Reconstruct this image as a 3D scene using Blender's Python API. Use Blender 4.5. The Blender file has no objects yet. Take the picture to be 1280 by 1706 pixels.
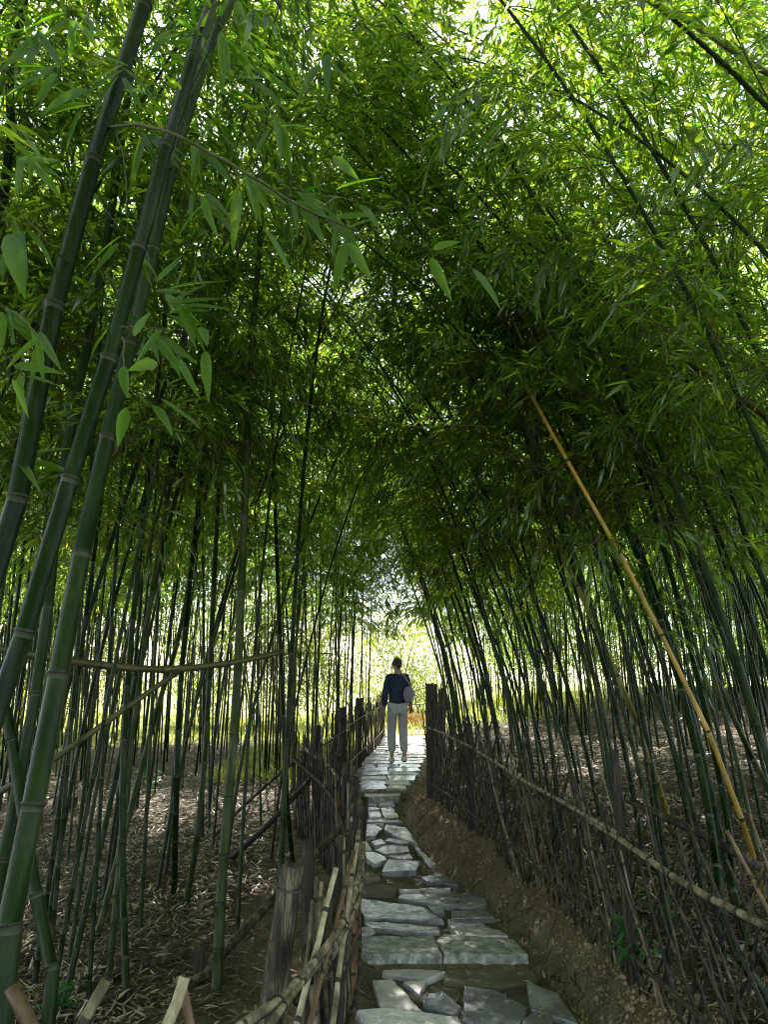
import bpy, math, random
import numpy as np
from mathutils import Vector
RS = np.random.RandomState(7)
random.seed(7)

# ------------------------------------------------------------------ camera, world, sun, exposure
scene = bpy.context.scene
PITCH = math.radians(13.2); F = 1185.0; CAMZ = 1.6
cd = bpy.data.cameras.new('camera'); cam = bpy.data.objects.new('camera', cd)
scene.collection.objects.link(cam); scene.camera = cam
cam.location = (0, 0, CAMZ); cam.rotation_euler = (math.pi/2 + PITCH, 0, 0)
cd.sensor_fit = 'VERTICAL'; cd.sensor_height = 36; cd.sensor_width = 27
cd.lens = F/1706*36; cd.clip_start = 0.05; cd.clip_end = 2000

SUN_EL, SUN_AZ = math.radians(56), math.radians(-8)      # azimuth from +Y towards +X
w = bpy.data.worlds.new('World'); scene.world = w; w.use_nodes = True
nt = w.node_tree; bg = nt.nodes['Background']
sky = nt.nodes.new('ShaderNodeTexSky'); sky.sky_type = 'NISHITA'; sky.sun_disc = False
sky.sun_elevation = SUN_EL; sky.sun_rotation = SUN_AZ; sky.dust_density = 1.0; sky.air_density = 1.0
hs = nt.nodes.new('ShaderNodeHueSaturation'); hs.inputs['Saturation'].default_value = .5
nt.links.new(sky.outputs[0], hs.inputs['Color']); nt.links.new(hs.outputs[0], bg.inputs[0]); bg.inputs[1].default_value = 0.13
sd = bpy.data.lights.new('sun', 'SUN'); so = bpy.data.objects.new('sun', sd)
scene.collection.objects.link(so)
sd.energy = 5.0; sd.angle = math.radians(0.5); sd.color = (1.0, 0.95, 0.85)
sdir = Vector((math.sin(SUN_AZ)*math.cos(SUN_EL), math.cos(SUN_AZ)*math.cos(SUN_EL), math.sin(SUN_EL)))
so.rotation_euler = sdir.to_track_quat('Z', 'Y').to_euler()
vs = scene.view_settings
scene.display_settings.display_device = 'sRGB'
vs.view_transform = 'Standard'; vs.look = 'None'; vs.gamma = 1; vs.use_curve_mapping = False
vs.exposure = 2.12
scene.cycles.max_bounces = 8; scene.cycles.diffuse_bounces = 5; scene.cycles.glossy_bounces = 2
scene.cycles.transmission_bounces = 2; scene.cycles.transparent_max_bounces = 4
scene.cycles.use_denoising = True; scene.cycles.filter_width = 1.05
scene.cycles.caustics_reflective = False; scene.cycles.caustics_refractive = False

# ------------------------------------------------------------------ helpers
COL = scene.collection
CP, SP = math.cos(PITCH), math.sin(PITCH)
def ray(px, py):
    u = (px-640)/F; v = (853-py)/F
    return np.array([u, CP - v*SP, SP + v*CP])
def P(px, py, Y):
    d = ray(px, py); return np.array([0, 0, CAMZ]) + d*(Y/d[1])

def hash2(i, j, k=0):
    n = (i*374761393 + j*668265263 + k*2147483647) & 0xffffffff
    n = ((n ^ (n >> 13))*1274126177) & 0xffffffff
    return ((n ^ (n >> 16)) & 0xffffff)/float(0xffffff)
def vnoise(x, y, k=0):
    x = np.asarray(x, float); y = np.asarray(y, float)
    i = np.floor(x).astype(np.int64); j = np.floor(y).astype(np.int64)
    fx = x-i; fy = y-j; fx = fx*fx*(3-2*fx); fy = fy*fy*(3-2*fy)
    a = hash2(i, j, k); b = hash2(i+1, j, k); c = hash2(i, j+1, k); d = hash2(i+1, j+1, k)
    return (a*(1-fx)+b*fx)*(1-fy) + (c*(1-fx)+d*fx)*fy
def fbm(x, y, o=4, k=0):
    s = 0; a = 1; t = 0
    for n in range(o):
        s = s + a*vnoise(x*2**n, y*2**n, k+n); t += a; a *= 0.5
    return s/t - 0.5
def sm(a, b, x):
    t = np.clip((np.asarray(x, float)-a)/(b-a), 0, 1); return t*t*(3-2*t)

# path level, path edges, fence line: functions of the distance y
def zp(y):
    return np.interp(y, [0, 4.44, 4.50, 9.0, 9.15, 11.5, 18, 30], [0, 0, .055, .19, .265, .32, .42, .45])
PYL = [0, 3.9, 5.3, 6.8, 8.0, 9.6, 11, 12, 14.5, 17.5, 30]
PL = lambda y: np.interp(y, PYL, [-.25, -.20, -.19, -.20, -.24, -.33, -.38, -.36, -.08, .0, .0])
PR = lambda y: np.interp(y, [0, 3.9, 4.6, 5.3, 6.1, 7.4, 8.9, 10.5, 12.5, 17.5, 30], [1.1, .98, .92, .72, .36, .19, .20, .50, .70, .98, 1.0])
FY = [1.0, 1.8, 2.7, 3.46, 4.4, 5.4, 6.4, 7.8, 9.0, 12, 18, 30]
FX = lambda y: np.interp(y, FY, [1.7, 1.5, 1.32, 1.21, 1.11, .95, .74, .47, .66, .95, 1.35, 1.4])
ZF = lambda y: np.interp(y, FY, [.15, .17, .18, .20, .24, .30, .37, .45, .44, .46, .5, .5])
def H(x, y):
    x = np.asarray(x, float); y = np.asarray(y, float)
    base = zp(y)
    fx = FX(y); pr = PR(y); pl = PL(y)
    zf = ZF(y)
    t = np.clip((x-pr)/np.maximum(fx-pr, .08), 0, 1)
    bank = base + (np.maximum(zf-base, 0))*(0.55*sm(.05, .5, t)+0.45*sm(0.3, 1.0, t))
    slope = np.clip(x-fx, 0, 14)*0.115*np.clip(y/6, .3, 1.15)
    right = bank + slope*sm(12, 4, np.clip(x-fx-2, 0, 12)) + np.clip(x-fx, 0, 14)*0.0
    leftz = 0.013*np.clip(y, 0, 16) + .02
    tl = sm(pl-.05, pl-.8, x)
    left = base*(1-tl) + leftz*tl
    z = np.where(x > pr, right, np.where(x < pl, left, base))
    onpath = sm(pl-.15, pl, x)*sm(pr+.12, pr, x)
    rough = fbm(x*1.3, y*1.3, 3)*.10 + fbm(x*6, y*6, 4, 9)*.045
    bk = sm(.02, .2, t)*sm(1.15, .9, t)*(x > pr)
    ridge = np.abs(fbm(x*4.5+.7*y, y*3.2, 4, 21))*.22 + fbm(x*17, y*15, 3, 33)*.035
    return z + rough*(1-.82*onpath) - .012*onpath + (ridge-.03)*bk
def hit(px, py, fn=H):
    d = ray(px, py); lo = None; t = 0.5; o = np.array([0, 0, CAMZ])
    while t < 60:
        p = o+d*t
        if p[2] < float(fn(p[0], p[1])):
            a, b = t-.05, t
            for _ in range(12):
                m = (a+b)/2; q = o+d*m
                if q[2] < float(fn(q[0], q[1])): b = m
                else: a = m
            return o+d*b
        t += .05
    return o+d*60

def mesh_obj(name, V, Fs, mats, mi=None, parent=None, smooth=False, rnd=None, fsizes=None):
    me = bpy.data.meshes.new(name)
    V = np.asarray(V, np.float32)
    if isinstance(Fs, np.ndarray):
        k = Fs.shape[1]; n = len(Fs)
        me.vertices.add(len(V)); me.vertices.foreach_set('co', V.ravel())
        me.loops.add(n*k); me.loops.foreach_set('vertex_index', Fs.astype(np.int32).ravel())
        me.polygons.add(n); me.polygons.foreach_set('loop_start', np.arange(0, n*k, k, dtype=np.int32))
        me.update(calc_edges=True)
    else:
        me.from_pydata(V.tolist(), [], Fs)
        me.update()
    if not isinstance(mats, (list, tuple)): mats = [mats]
    for m in mats: me.materials.append(m)
    if mi is not None: me.polygons.foreach_set('material_index', np.asarray(mi, np.int32))
    if smooth: me.polygons.foreach_set('use_smooth', np.ones(len(me.polygons), bool))
    if rnd is not None:
        a = me.attributes.new('rnd', 'FLOAT', 'FACE'); a.data.foreach_set('value', np.asarray(rnd, np.float32))
    o = bpy.data.objects.new(name, me); COL.objects.link(o)
    if parent is not None: o.parent = parent
    return o
def tag(o, label, cat, group=None, kind=None):
    if label: o['label'] = label
    if cat: o['category'] = cat
    if group: o['group'] = group
    if kind: o['kind'] = kind
    return o
def empty(name, loc):
    o = bpy.data.objects.new(name, None); COL.objects.link(o); o.location = tuple(map(float, loc)); o.empty_display_size = .1
    return o

class MB:
    """collects faces; build() links ONE mesh object"""
    def __init__(s): s.V = []; s.F = []; s.M = []
    def tube(s, pts, rad, n=8, mi=0, caps=True, rmi=None):
        pts = np.asarray(pts, float); m = len(pts)
        rad = np.broadcast_to(np.asarray(rad, float), (m,))
        T = np.gradient(pts, axis=0) if m > 2 else np.repeat((pts[1]-pts[0])[None], 2, 0)
        T = T/np.maximum(np.linalg.norm(T, axis=1)[:, None], 1e-9)
        u = np.cross(T[0], [0.3, .9, .1] if abs(T[0][1]) < .9 else [1, 0, 0]); u /= np.linalg.norm(u)
        b = sum(len(v) for v in s.V); a = np.arange(n)*2*math.pi/n; rings = []
        for i in range(m):
            u = u - T[i]*np.dot(u, T[i]); u /= max(np.linalg.norm(u), 1e-9); v = np.cross(T[i], u)
            rings.append(pts[i] + rad[i]*(np.cos(a)[:, None]*u + np.sin(a)[:, None]*v))
        s.V.append(np.vstack(rings))
        for i in range(m-1):
            q = mi if rmi is None else rmi[i]
            for j in range(n):
                k = (j+1) % n
                s.F.append((b+i*n+j, b+i*n+k, b+(i+1)*n+k, b+(i+1)*n+j)); s.M.append(q)
        if caps:
            s.F.append(tuple(b+j for j in range(n))[::-1]); s.M.append(mi)
            s.F.append(tuple(b+(m-1)*n+j for j in range(n))); s.M.append(mi)
    def add(s, V, Fs, mi=0):
        b = sum(len(v) for v in s.V); s.V.append(np.asarray(V, float))
        for f in Fs: s.F.append(tuple(b+i for i in f)); s.M.append(mi)
    def build(s, name, mats, parent=None, smooth=True):
        return mesh_obj(name, np.vstack(s.V), s.F, mats, s.M, parent, smooth)

def spline(pts, n):
    """Catmull-Rom through pts, n samples spread by length"""
    pts = np.asarray(pts, float)
    if len(pts) == 2:
        t = np.linspace(0, 1, n)[:, None]; return pts[0]*(1-t)+pts[1]*t
    Pp = np.vstack([2*pts[0]-pts[1], pts, 2*pts[-1]-pts[-2]]); out = []
    for i in range(1, len(Pp)-2):
        for t in np.linspace(0, 1, 16, endpoint=False):
            a, b, c, d = Pp[i-1:i+3]
            out.append(.5*((2*b)+(c-a)*t+(2*a-5*b+4*c-d)*t*t+(3*b-a-3*c+d)*t**3))
    out.append(pts[-1]); out = np.array(out)
    L = np.r_[0, np.cumsum(np.linalg.norm(np.diff(out, axis=0), axis=1))]
    s = np.linspace(0, L[-1], n)
    return np.stack([np.interp(s, L, out[:, k]) for k in range(3)], 1)

# ------------------------------------------------------------------ materials
def mat(name, build):
    m = bpy.data.materials.new(name); m.use_nodes = True; n = m.node_tree; n.nodes.clear()
    out = n.nodes.new('ShaderNodeOutputMaterial')
    build(n, out); return m
def N(n, t, **kw):
    x = n.nodes.new(t)
    for k, v in kw.items():
        if k.startswith('i_'): x.inputs[k[2:].replace('_', ' ')].default_value = v
        else: setattr(x, k, v)
    return x
def ramp(n, src, stops):
    r = n.nodes.new('ShaderNodeValToRGB'); e = r.color_ramp.elements
    while len(e) < len(stops): e.new(.5)
    for el, (p, c) in zip(e, stops): el.position = p; el.color = (*c, 1)
    n.links.new(src, r.inputs[0]); return r.outputs[0]
def noise_mat(name, stops, scale=8, rough=.7, bump=.3, bscale=40, detail=6, stretch=(1, 1, 1), spec=.5, rough2=None, objrnd=0, dist=.01, coat=0):
    def b(n, out):
        L = n.links.new
        tc = N(n, 'ShaderNodeTexCoord'); mp = N(n, 'ShaderNodeMapping'); mp.inputs['Scale'].default_value = stretch
        L(tc.outputs['Object'], mp.inputs[0])
        oi = N(n, 'ShaderNodeObjectInfo')
        off = N(n, 'ShaderNodeVectorMath', operation='ADD'); sc = N(n, 'ShaderNodeVectorMath', operation='SCALE'); sc.inputs[3].default_value = 37
        cx = N(n, 'ShaderNodeCombineXYZ'); L(oi.outputs['Random'], cx.inputs[0]); L(oi.outputs['Random'], cx.inputs[2])
        L(cx.outputs[0], sc.inputs[0]); L(mp.outputs[0], off.inputs[0]); L(sc.outputs[0], off.inputs[1])
        nz = N(n, 'ShaderNodeTexNoise', i_Scale=scale, i_Detail=detail, i_Roughness=.65); L(off.outputs[0], nz.inputs['Vector'])
        nz2 = N(n, 'ShaderNodeTexNoise', i_Scale=bscale, i_Detail=5.0, i_Roughness=.7); L(off.outputs[0], nz2.inputs['Vector'])
        f = nz.outputs[0]
        if objrnd:
            ma = N(n, 'ShaderNodeMath', operation='MULTIPLY_ADD'); ma.inputs[1].default_value = objrnd; 
            L(oi.outputs['Random'], ma.inputs[0]); L(f, ma.inputs[2])
            mb = N(n, 'ShaderNodeMath', operation='SUBTRACT'); L(ma.outputs[0], mb.inputs[0]); mb.inputs[1].default_value = objrnd/2; f = mb.outputs[0]
        c = ramp(n, f, stops)
        p = N(n, 'ShaderNodeBsdfPrincipled'); L(c, p.inputs['Base Color']); L(p.outputs[0], out.inputs[0])
        p.inputs['Specular IOR Level'].default_value = spec
        if rough2 is None: p.inputs['Roughness'].default_value = rough
        else:
            mr = N(n, 'ShaderNodeMapRange'); L(nz2.outputs[0], mr.inputs[0]); mr.inputs[1].default_value = .35; mr.inputs[2].default_value = .65
            mr.inputs[3].default_value = rough; mr.inputs[4].default_value = rough2; L(mr.outputs[0], p.inputs['Roughness'])
        if coat: p.inputs['Coat Weight'].default_value = coat; p.inputs['Coat Roughness'].default_value = .25
        if bump:
            bp = N(n, 'ShaderNodeBump'); bp.inputs['Strength'].default_value = bump; bp.inputs['Distance'].default_value = dist
            L(nz2.outputs[0], bp.inputs['Height']); L(bp.outputs[0], p.inputs['Normal'])
    return mat(name, b)

def leaf_mat(name, dark, light, tr_dark, tr_light, trans=.5, rough=.32, spec=.09):
    def b(n, out):
        L = n.links.new
        at = N(n, 'ShaderNodeAttribute', attribute_name='rnd'); oi = N(n, 'ShaderNodeObjectInfo')
        a = N(n, 'ShaderNodeMath', operation='MULTIPLY_ADD'); L(oi.outputs['Random'], a.inputs[0]); a.inputs[1].default_value = .35
        m = N(n, 'ShaderNodeMath', operation='MULTIPLY'); L(at.outputs['Fac'], m.inputs[0]); m.inputs[1].default_value = .65
        L(m.outputs[0], a.inputs[2])
        c1 = ramp(n, a.outputs[0], [(0, dark), (.8, light), (.94, light), (1, (.30, .25, .06))])
        c2 = ramp(n, a.outputs[0], [(0, tr_dark), (.5, tuple(p*.62+q*.38 for p, q in zip(tr_dark, tr_light))), (.9, tr_light), (1, (.55, .42, .08))])
        d = N(n, 'ShaderNodeBsdfDiffuse'); L(c1, d.inputs[0])
        t = N(n, 'ShaderNodeBsdfTranslucent'); L(c2, t.inputs[0])
        g = N(n, 'ShaderNodeBsdfGlossy'); g.inputs['Roughness'].default_value = rough; g.inputs[0].default_value = (.9, .95, 1, 1)
        mx = N(n, 'ShaderNodeMixShader'); mx.inputs[0].default_value = trans; L(d.outputs[0], mx.inputs[1]); L(t.outputs[0], mx.inputs[2])
        m2 = N(n, 'ShaderNodeMixShader'); m2.inputs[0].default_value = spec; L(mx.outputs[0], m2.inputs[1]); L(g.outputs[0], m2.inputs[2])
        L(m2.outputs[0], out.inputs[0])
    return mat(name, b)

M = {}
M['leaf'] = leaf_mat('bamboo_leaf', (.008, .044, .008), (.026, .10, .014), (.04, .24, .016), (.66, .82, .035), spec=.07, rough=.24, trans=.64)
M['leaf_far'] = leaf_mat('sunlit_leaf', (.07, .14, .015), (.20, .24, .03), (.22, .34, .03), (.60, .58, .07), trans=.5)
M['leaf_low'] = leaf_mat('shoot_leaf', (.015, .10, .02), (.03, .17, .03), (.05, .25, .03), (.10, .35, .05), trans=.35)
M['culm'] = noise_mat('green_culm', [(.3, (.006, .017, .005)), (.5, (.014, .032, .007)), (.64, (.036, .052, .012)), (.78, (.09, .10, .045))], scale=5, rough=.30, rough2=.5, bump=.2, bscale=25, stretch=(4, 4, .8), objrnd=.35, spec=.22)
M['culm_dark'] = noise_mat('dark_culm', [(.3, (.004, .012, .004)), (.55, (.009, .022, .006)), (.66, (.032, .044, .016)), (.78, (.08, .09, .05))], scale=6, rough=.17, rough2=.36, bump=.2, bscale=25, stretch=(4, 4, .8), spec=.14)
M['culm_yellow'] = noise_mat('golden_culm', [(.3, (.09, .10, .018)), (.5, (.22, .19, .03)), (.7, (.36, .27, .05))], scale=4, rough=.35, rough2=.55, bump=.1, bscale=25, stretch=(4, 4, .6), coat=.15)
M['culm_gold'] = noise_mat('bright_golden_culm', [(.3, (.16, .13, .02)), (.5, (.42, .25, .04)), (.72, (.58, .34, .07))], scale=4, rough=.3, rough2=.5, bump=.15, bscale=25, stretch=(4, 4, .6))
M['culm_brown'] = noise_mat('brown_culm', [(.3, (.035, .028, .010)), (.6, (.09, .06, .018)), (.75, (.13, .085, .025))], scale=5, rough=.4, bump=.15, bscale=25, stretch=(4, 4, .8))
M['node'] = noise_mat('culm_node', [(.3, (.012, .016, .009)), (.7, (.03, .03, .018))], scale=30, rough=.6, bump=.2)
M['bloom'] = noise_mat('node_bloom', [(.3, (.02, .035, .016)), (.7, (.065, .08, .05))], scale=20, rough=.6, bump=.1)
M['pole_olive'] = noise_mat('olive_dry_pole', [(.3, (.03, .032, .010)), (.55, (.07, .068, .022)), (.75, (.14, .125, .05))], scale=5, rough=.4, bump=.2, bscale=25, stretch=(1, 4, 4))
M['leaf_near'] = leaf_mat('big_bamboo_leaf', (.035, .12, .008), (.07, .20, .012), (.24, .60, .01), (.60, .85, .03), trans=.74, spec=.04)  # brighter copy of the leaf colour, sky light through the blades painted in
M['twig'] = noise_mat('twig_bark', [(.3, (.05, .05, .025)), (.7, (.13, .12, .06))], scale=10, rough=.6, bump=.1)
M['twig_pale'] = noise_mat('pale_dry_twig', [(.3, (.20, .18, .12)), (.7, (.34, .30, .20))], scale=10, rough=.6, bump=.1)
M['stick_dark'] = noise_mat('blackened_stick', [(.3, (.010, .007, .004)), (.55, (.022, .016, .010)), (.72, (.11, .085, .055))], scale=9, rough=.55, rough2=.8, bump=.4, bscale=30, stretch=(3, 3, 1), objrnd=.3)
M['stick_grey'] = noise_mat('weathered_stick', [(.3, (.03, .023, .014)), (.55, (.11, .085, .055)), (.72, (.26, .22, .15))], scale=9, rough=.5, rough2=.75, bump=.35, bscale=30, stretch=(3, 3, 1), objrnd=.4)
M['stick_pale'] = noise_mat('pale_bamboo_pole', [(.3, (.07, .055, .03)), (.5, (.27, .22, .14)), (.68, (.50, .43, .30))], scale=7, rough=.35, rough2=.6, bump=.25, bscale=30, stretch=(3, 3, 1), objrnd=.3)
M['stick_brown'] = noise_mat('brown_stick', [(.3, (.07, .04, .02)), (.6, (.16, .095, .045)), (.75, (.24, .16, .08))], scale=9, rough=.5, bump=.3, bscale=30, stretch=(3, 3, 1), objrnd=.3)
M['post'] = noise_mat('old_post_wood', [(.3, (.008, .006, .004)), (.55, (.022, .017, .011)), (.72, (.11, .09, .06))], scale=6, rough=.6, rough2=.85, bump=.8, bscale=14, stretch=(9, 9, .8), objrnd=.2, dist=.006)
M['post_grey'] = noise_mat('grey_split_post', [(.35, (.012, .009, .006)), (.5, (.05, .04, .03)), (.68, (.26, .22, .16))], scale=6, rough=.6, rough2=.85, bump=.8, bscale=14, stretch=(9, 9, .8), dist=.006)
M['hollow'] = noise_mat('hollow_shade', [(.3, (.015, .012, .01)), (.7, (.03, .025, .02))], bump=0)  # flat dark disc on solid cut ends, painted for the shade inside
M['wire'] = noise_mat('wire_tie', [(.3, (.03, .03, .03)), (.7, (.06, .055, .05))], rough=.5, bump=0)
M['slate'] = noise_mat('slate', [(.28, (.12, .115, .14)), (.45, (.26, .235, .29)), (.55, (.46, .42, .48)), (.68, (.72, .66, .71))], scale=4, rough=.14, rough2=.45, bump=.5, bscale=14, objrnd=.4, detail=10, spec=.9, dist=.010, coat=.35)  # pale tones raised to stand in for sky sheen on the path
M['slate_blue'] = noise_mat('blue_slate', [(.3, (.085, .085, .11)), (.5, (.18, .175, .225)), (.68, (.38, .36, .42))], scale=4, rough=.18, rough2=.45, bump=.4, bscale=12, detail=10, spec=.8, dist=.010, coat=.3)
M['granite'] = noise_mat('rough_step_stone', [(.32, (.12, .12, .125)), (.48, (.30, .295, .30)), (.66, (.66, .64, .64))], scale=22, rough=.3, rough2=.7, bump=1.0, bscale=45, detail=10, spec=.6, dist=.008)
M['mudstone'] = noise_mat('muddy_stone', [(.3, (.09, .085, .06)), (.6, (.16, .145, .105)), (.8, (.22, .21, .17))], scale=6, rough=.7, bump=.6, bscale=30, dist=.01)
def litter_b(n, out):
    L = n.links.new
    at = N(n, 'ShaderNodeAttribute', attribute_name='rnd')
    c = ramp(n, at.outputs['Fac'], [(0, (.03, .021, .011)), (.35, (.085, .062, .033)), (.68, (.19, .148, .085)), (.93, (.42, .36, .24)), (1, (.16, .07, .028))])
    p = N(n, 'ShaderNodeBsdfPrincipled'); L(c, p.inputs['Base Color']); p.inputs['Roughness'].default_value = .5
    L(p.outputs[0], out.inputs[0])
M['litter'] = mat('dry_leaf', litter_b)
def ground_b(n, out):
    L = n.links.new
    tc = N(n, 'ShaderNodeTexCoord'); a1 = N(n, 'ShaderNodeAttribute', attribute_name='soil'); a2 = N(n, 'ShaderNodeAttribute', attribute_name='mortar'); a3 = N(n, 'ShaderNodeAttribute', attribute_name='grass')
    nz = N(n, 'ShaderNodeTexNoise', i_Scale=3.0, i_Detail=10.0, i_Roughness=.7); L(tc.outputs['Object'], nz.inputs['Vector'])
    nf = N(n, 'ShaderNodeTexNoise', i_Scale=60.0, i_Detail=8.0, i_Roughness=.75); L(tc.outputs['Object'], nf.inputs['Vector'])
    base = ramp(n, nf.outputs[0], [(.3, (.03, .022, .013)), (.5, (.075, .055, .032)), (.65, (.16, .125, .08))])
    soil = ramp(n, nz.outputs[0], [(.3, (.11, .078, .044)), (.5, (.24, .17, .10)), (.7, (.36, .28, .18))])
    mort = ramp(n, nz.outputs[0], [(.3, (.10, .09, .06)), (.5, (.19, .17, .12)), (.7, (.30, .28, .21))])
    grass = ramp(n, nz.outputs[0], [(.3, (.14, .17, .04)), (.6, (.26, .28, .07)), (.8, (.38, .34, .13))])
    spk = ramp(n, nf.outputs[0], [(.35, (.55, .55, .55)), (.6, (1.15, 1.15, 1.15))])
    def mix(f, a, b, t='MIX'):
        m = N(n, 'ShaderNodeMix', data_type='RGBA', blend_type=t)
        if isinstance(f, float): m.inputs[0].default_value = f
        else: L(f, m.inputs[0])
        L(a, m.inputs[6]); L(b, m.inputs[7]); return m.outputs[2]
    c = mix(a1.outputs['Fac'], base, soil); c = mix(a2.outputs['Fac'], c, mort); c = mix(a3.outputs['Fac'], c, grass)
    c = mix(1.0, c, spk, 'MULTIPLY')
    p = N(n, 'ShaderNodeBsdfPrincipled'); L(c, p.inputs['Base Color']); p.inputs['Roughness'].default_value = .85; p.inputs['Specular IOR Level'].default_value = .3
    bp = N(n, 'ShaderNodeBump'); bp.inputs['Strength'].default_value = 1.0; bp.inputs['Distance'].default_value = .03
    L(nf.outputs[0], bp.inputs['Height']); L(bp.outputs[0], p.inputs['Normal']); L(p.outputs[0], out.inputs[0])
M['ground'] = mat('forest_floor', ground_b)
M['straw'] = leaf_mat('straw', (.25, .15, .06), (.45, .30, .12), (.4, .25, .08), (.6, .42, .16), trans=.3)
M['grass'] = leaf_mat('grass_blade', (.08, .12, .02), (.24, .24, .05), (.22, .34, .03), (.60, .56, .10), trans=.45)

# ------------------------------------------------------------------ ground
def build_ground():
    xs = np.unique(np.round(np.r_[np.linspace(-120, -12, 12), np.arange(-12, -1, .2), np.arange(-1, 1.9, .035), np.arange(1.9, 14, .2), np.linspace(14, 120, 12)], 4))
    ys = np.unique(np.round(np.r_[np.linspace(-20, 2, 8), np.arange(2, 9.6, .035), np.arange(9.6, 20, .15), np.linspace(20, 40, 14), np.linspace(40, 400, 8)], 4))
    X, Y = np.meshgrid(xs, ys); Z = H(X, Y)
    V = np.stack([X.ravel(), Y.ravel(), Z.ravel()], 1); nx = len(xs); ny = len(ys)
    i = np.arange(nx-1)[None] + np.arange(ny-1)[:, None]*nx
    Fq = np.stack([i, i+1, i+nx+1, i+nx], -1).reshape(-1, 4)
    o = mesh_obj('ground', V, Fq, M['ground'], smooth=True)
    x, y = V[:, 0], V[:, 1]
    wob = fbm(x*2, y*2, 3, 30)*.35
    soil = sm(FX(y)+.25, FX(y)-.05, x+wob)*sm(PL(y)-.9, PL(y)-.35, x+wob)
    mort = sm(PL(y)-.12, PL(y), x+wob*.3)*sm(PR(y)+.15, PR(y)+.02, x+wob*.4)
    grass = sm(-4.5, -7, x)*sm(9.5, 13, y+wob*3) + sm(15.5, 18, y+wob)*sm(6, 3, x) + sm(18, 24, y)
    for nme, a in (('soil', soil), ('mortar', mort), ('grass', np.clip(grass, 0, 1))):
        at = o.data.attributes.new(nme, 'FLOAT', 'POINT'); at.data.foreach_set('value', a.astype(np.float32))
    tag(o, 'brown earth floor of the grove rising in a bank on the right', 'ground', kind='structure')
build_ground()

# leaf-shaped cards: vectorised
def leaf_verts(O, D, Nn, ln, wd, droop=.12, fold=.18):
    D = D/np.linalg.norm(D, axis=1)[:, None]
    S = np.cross(D, Nn); S /= np.maximum(np.linalg.norm(S, axis=1)[:, None], 1e-6); Nn = np.cross(S, D)
    ln = ln[:, None]; wd = wd[:, None]; dr = np.broadcast_to(np.asarray(droop, float).reshape(-1, 1), ln.shape)
    def pt(l, s, f=0): return O + D*ln*l + S*wd*s + Nn*(f*wd - dr*ln*l*l)
    V = np.stack([pt(0, 0), pt(.22, .5, fold), pt(.22, -.5, fold), pt(.6, .40, fold), pt(.6, -.40, fold), pt(1, 0)], 1)
    return V.reshape(-1, 3)
def leaf_faces(n):
    b = (np.arange(n)*6)[:, None]
    q = np.array([[0, 2, 1, 1], [1, 2, 4, 3], [3, 4, 5, 5]])
    return b, q
def leaves_mesh(name, V, n, m, parent=None, rnd=None):
    me = bpy.data.meshes.new(name); me.vertices.add(n*6); me.vertices.foreach_set('co', V.astype(np.float32).ravel())
    tmpl = np.array([0, 2, 1, 1, 2, 4, 3, 3, 4, 5]); st = np.array([0, 3, 7])
    idx = (np.arange(n)[:, None]*6 + tmpl).ravel().astype(np.int32)
    me.loops.add(len(idx)); me.loops.foreach_set('vertex_index', idx)
    me.polygons.add(n*3); me.polygons.foreach_set('loop_start', (np.arange(n)[:, None]*10+st).ravel().astype(np.int32))
    me.update(calc_edges=True); me.materials.append(m)
    if rnd is None: rnd = RS.rand(n)
    a = me.attributes.new('rnd', 'FLOAT', 'FACE'); a.data.foreach_set('value', np.repeat(rnd, 3).astype(np.float32))
    me.polygons.foreach_set('use_smooth', np.ones(n*3, bool))
    o = bpy.data.objects.new(name, me); COL.objects.link(o)
    if parent is not None: o.parent = parent
    return o
def rnd_unit(n):
    v = RS.normal(size=(n, 3)); return v/np.linalg.norm(v, axis=1)[:, None]

def build_litter():
    n = 160000
    y = np.exp(RS.uniform(math.log(1.4), math.log(17), n)); s = (y*.60+1.2)
    x = RS.uniform(-1, 1, n)*s
    z = H(x, y)
    lf = x < PL(y)-.28; rt = x > FX(y)+.02
    dens = np.where(lf, sm(PL(y)-.2, PL(y)-1.3, x)*.8+.2, np.where(rt, sm(FX(y), FX(y)+.5, x)*.75+.25, .045))
    dens *= .55+.45*sm(.35, .6, fbm(x*1.5, y*1.5, 2, 50)+.5)
    k = RS.rand(n) < dens
    x, y, z = x[k], y[k], z[k]; n = len(x)
    a = RS.rand(n)*2*math.pi; el = RS.normal(0, .22, n)
    D = np.stack([np.cos(a)*np.cos(el), np.sin(a)*np.cos(el), np.sin(el)], 1)
    Nn = np.array([0, 0, 1.]) + RS.normal(0, .35, (n, 3))
    ln = RS.uniform(.035, .105, n); wd = ln*RS.uniform(.10, .18, n)
    O = np.stack([x, y, z+.004+RS.rand(n)*.022], 1)
    o = leaves_mesh('leaf_litter', leaf_verts(O, D, Nn, ln, wd, RS.normal(0, .25, n), .25), n, M['litter'])
    tag(o, 'thick layer of fallen dry bamboo leaves covering the grove floor', 'leaf litter', kind='stuff')
build_litter()

ORD = 'leftmost second third fourth fifth sixth seventh eighth ninth tenth eleventh twelfth thirteenth fourteenth fifteenth sixteenth seventeenth eighteenth nineteenth twentieth twenty-first twenty-second twenty-third twenty-fourth twenty-fifth twenty-sixth twenty-seventh twenty-eighth twenty-ninth thirtieth'.split()
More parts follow.
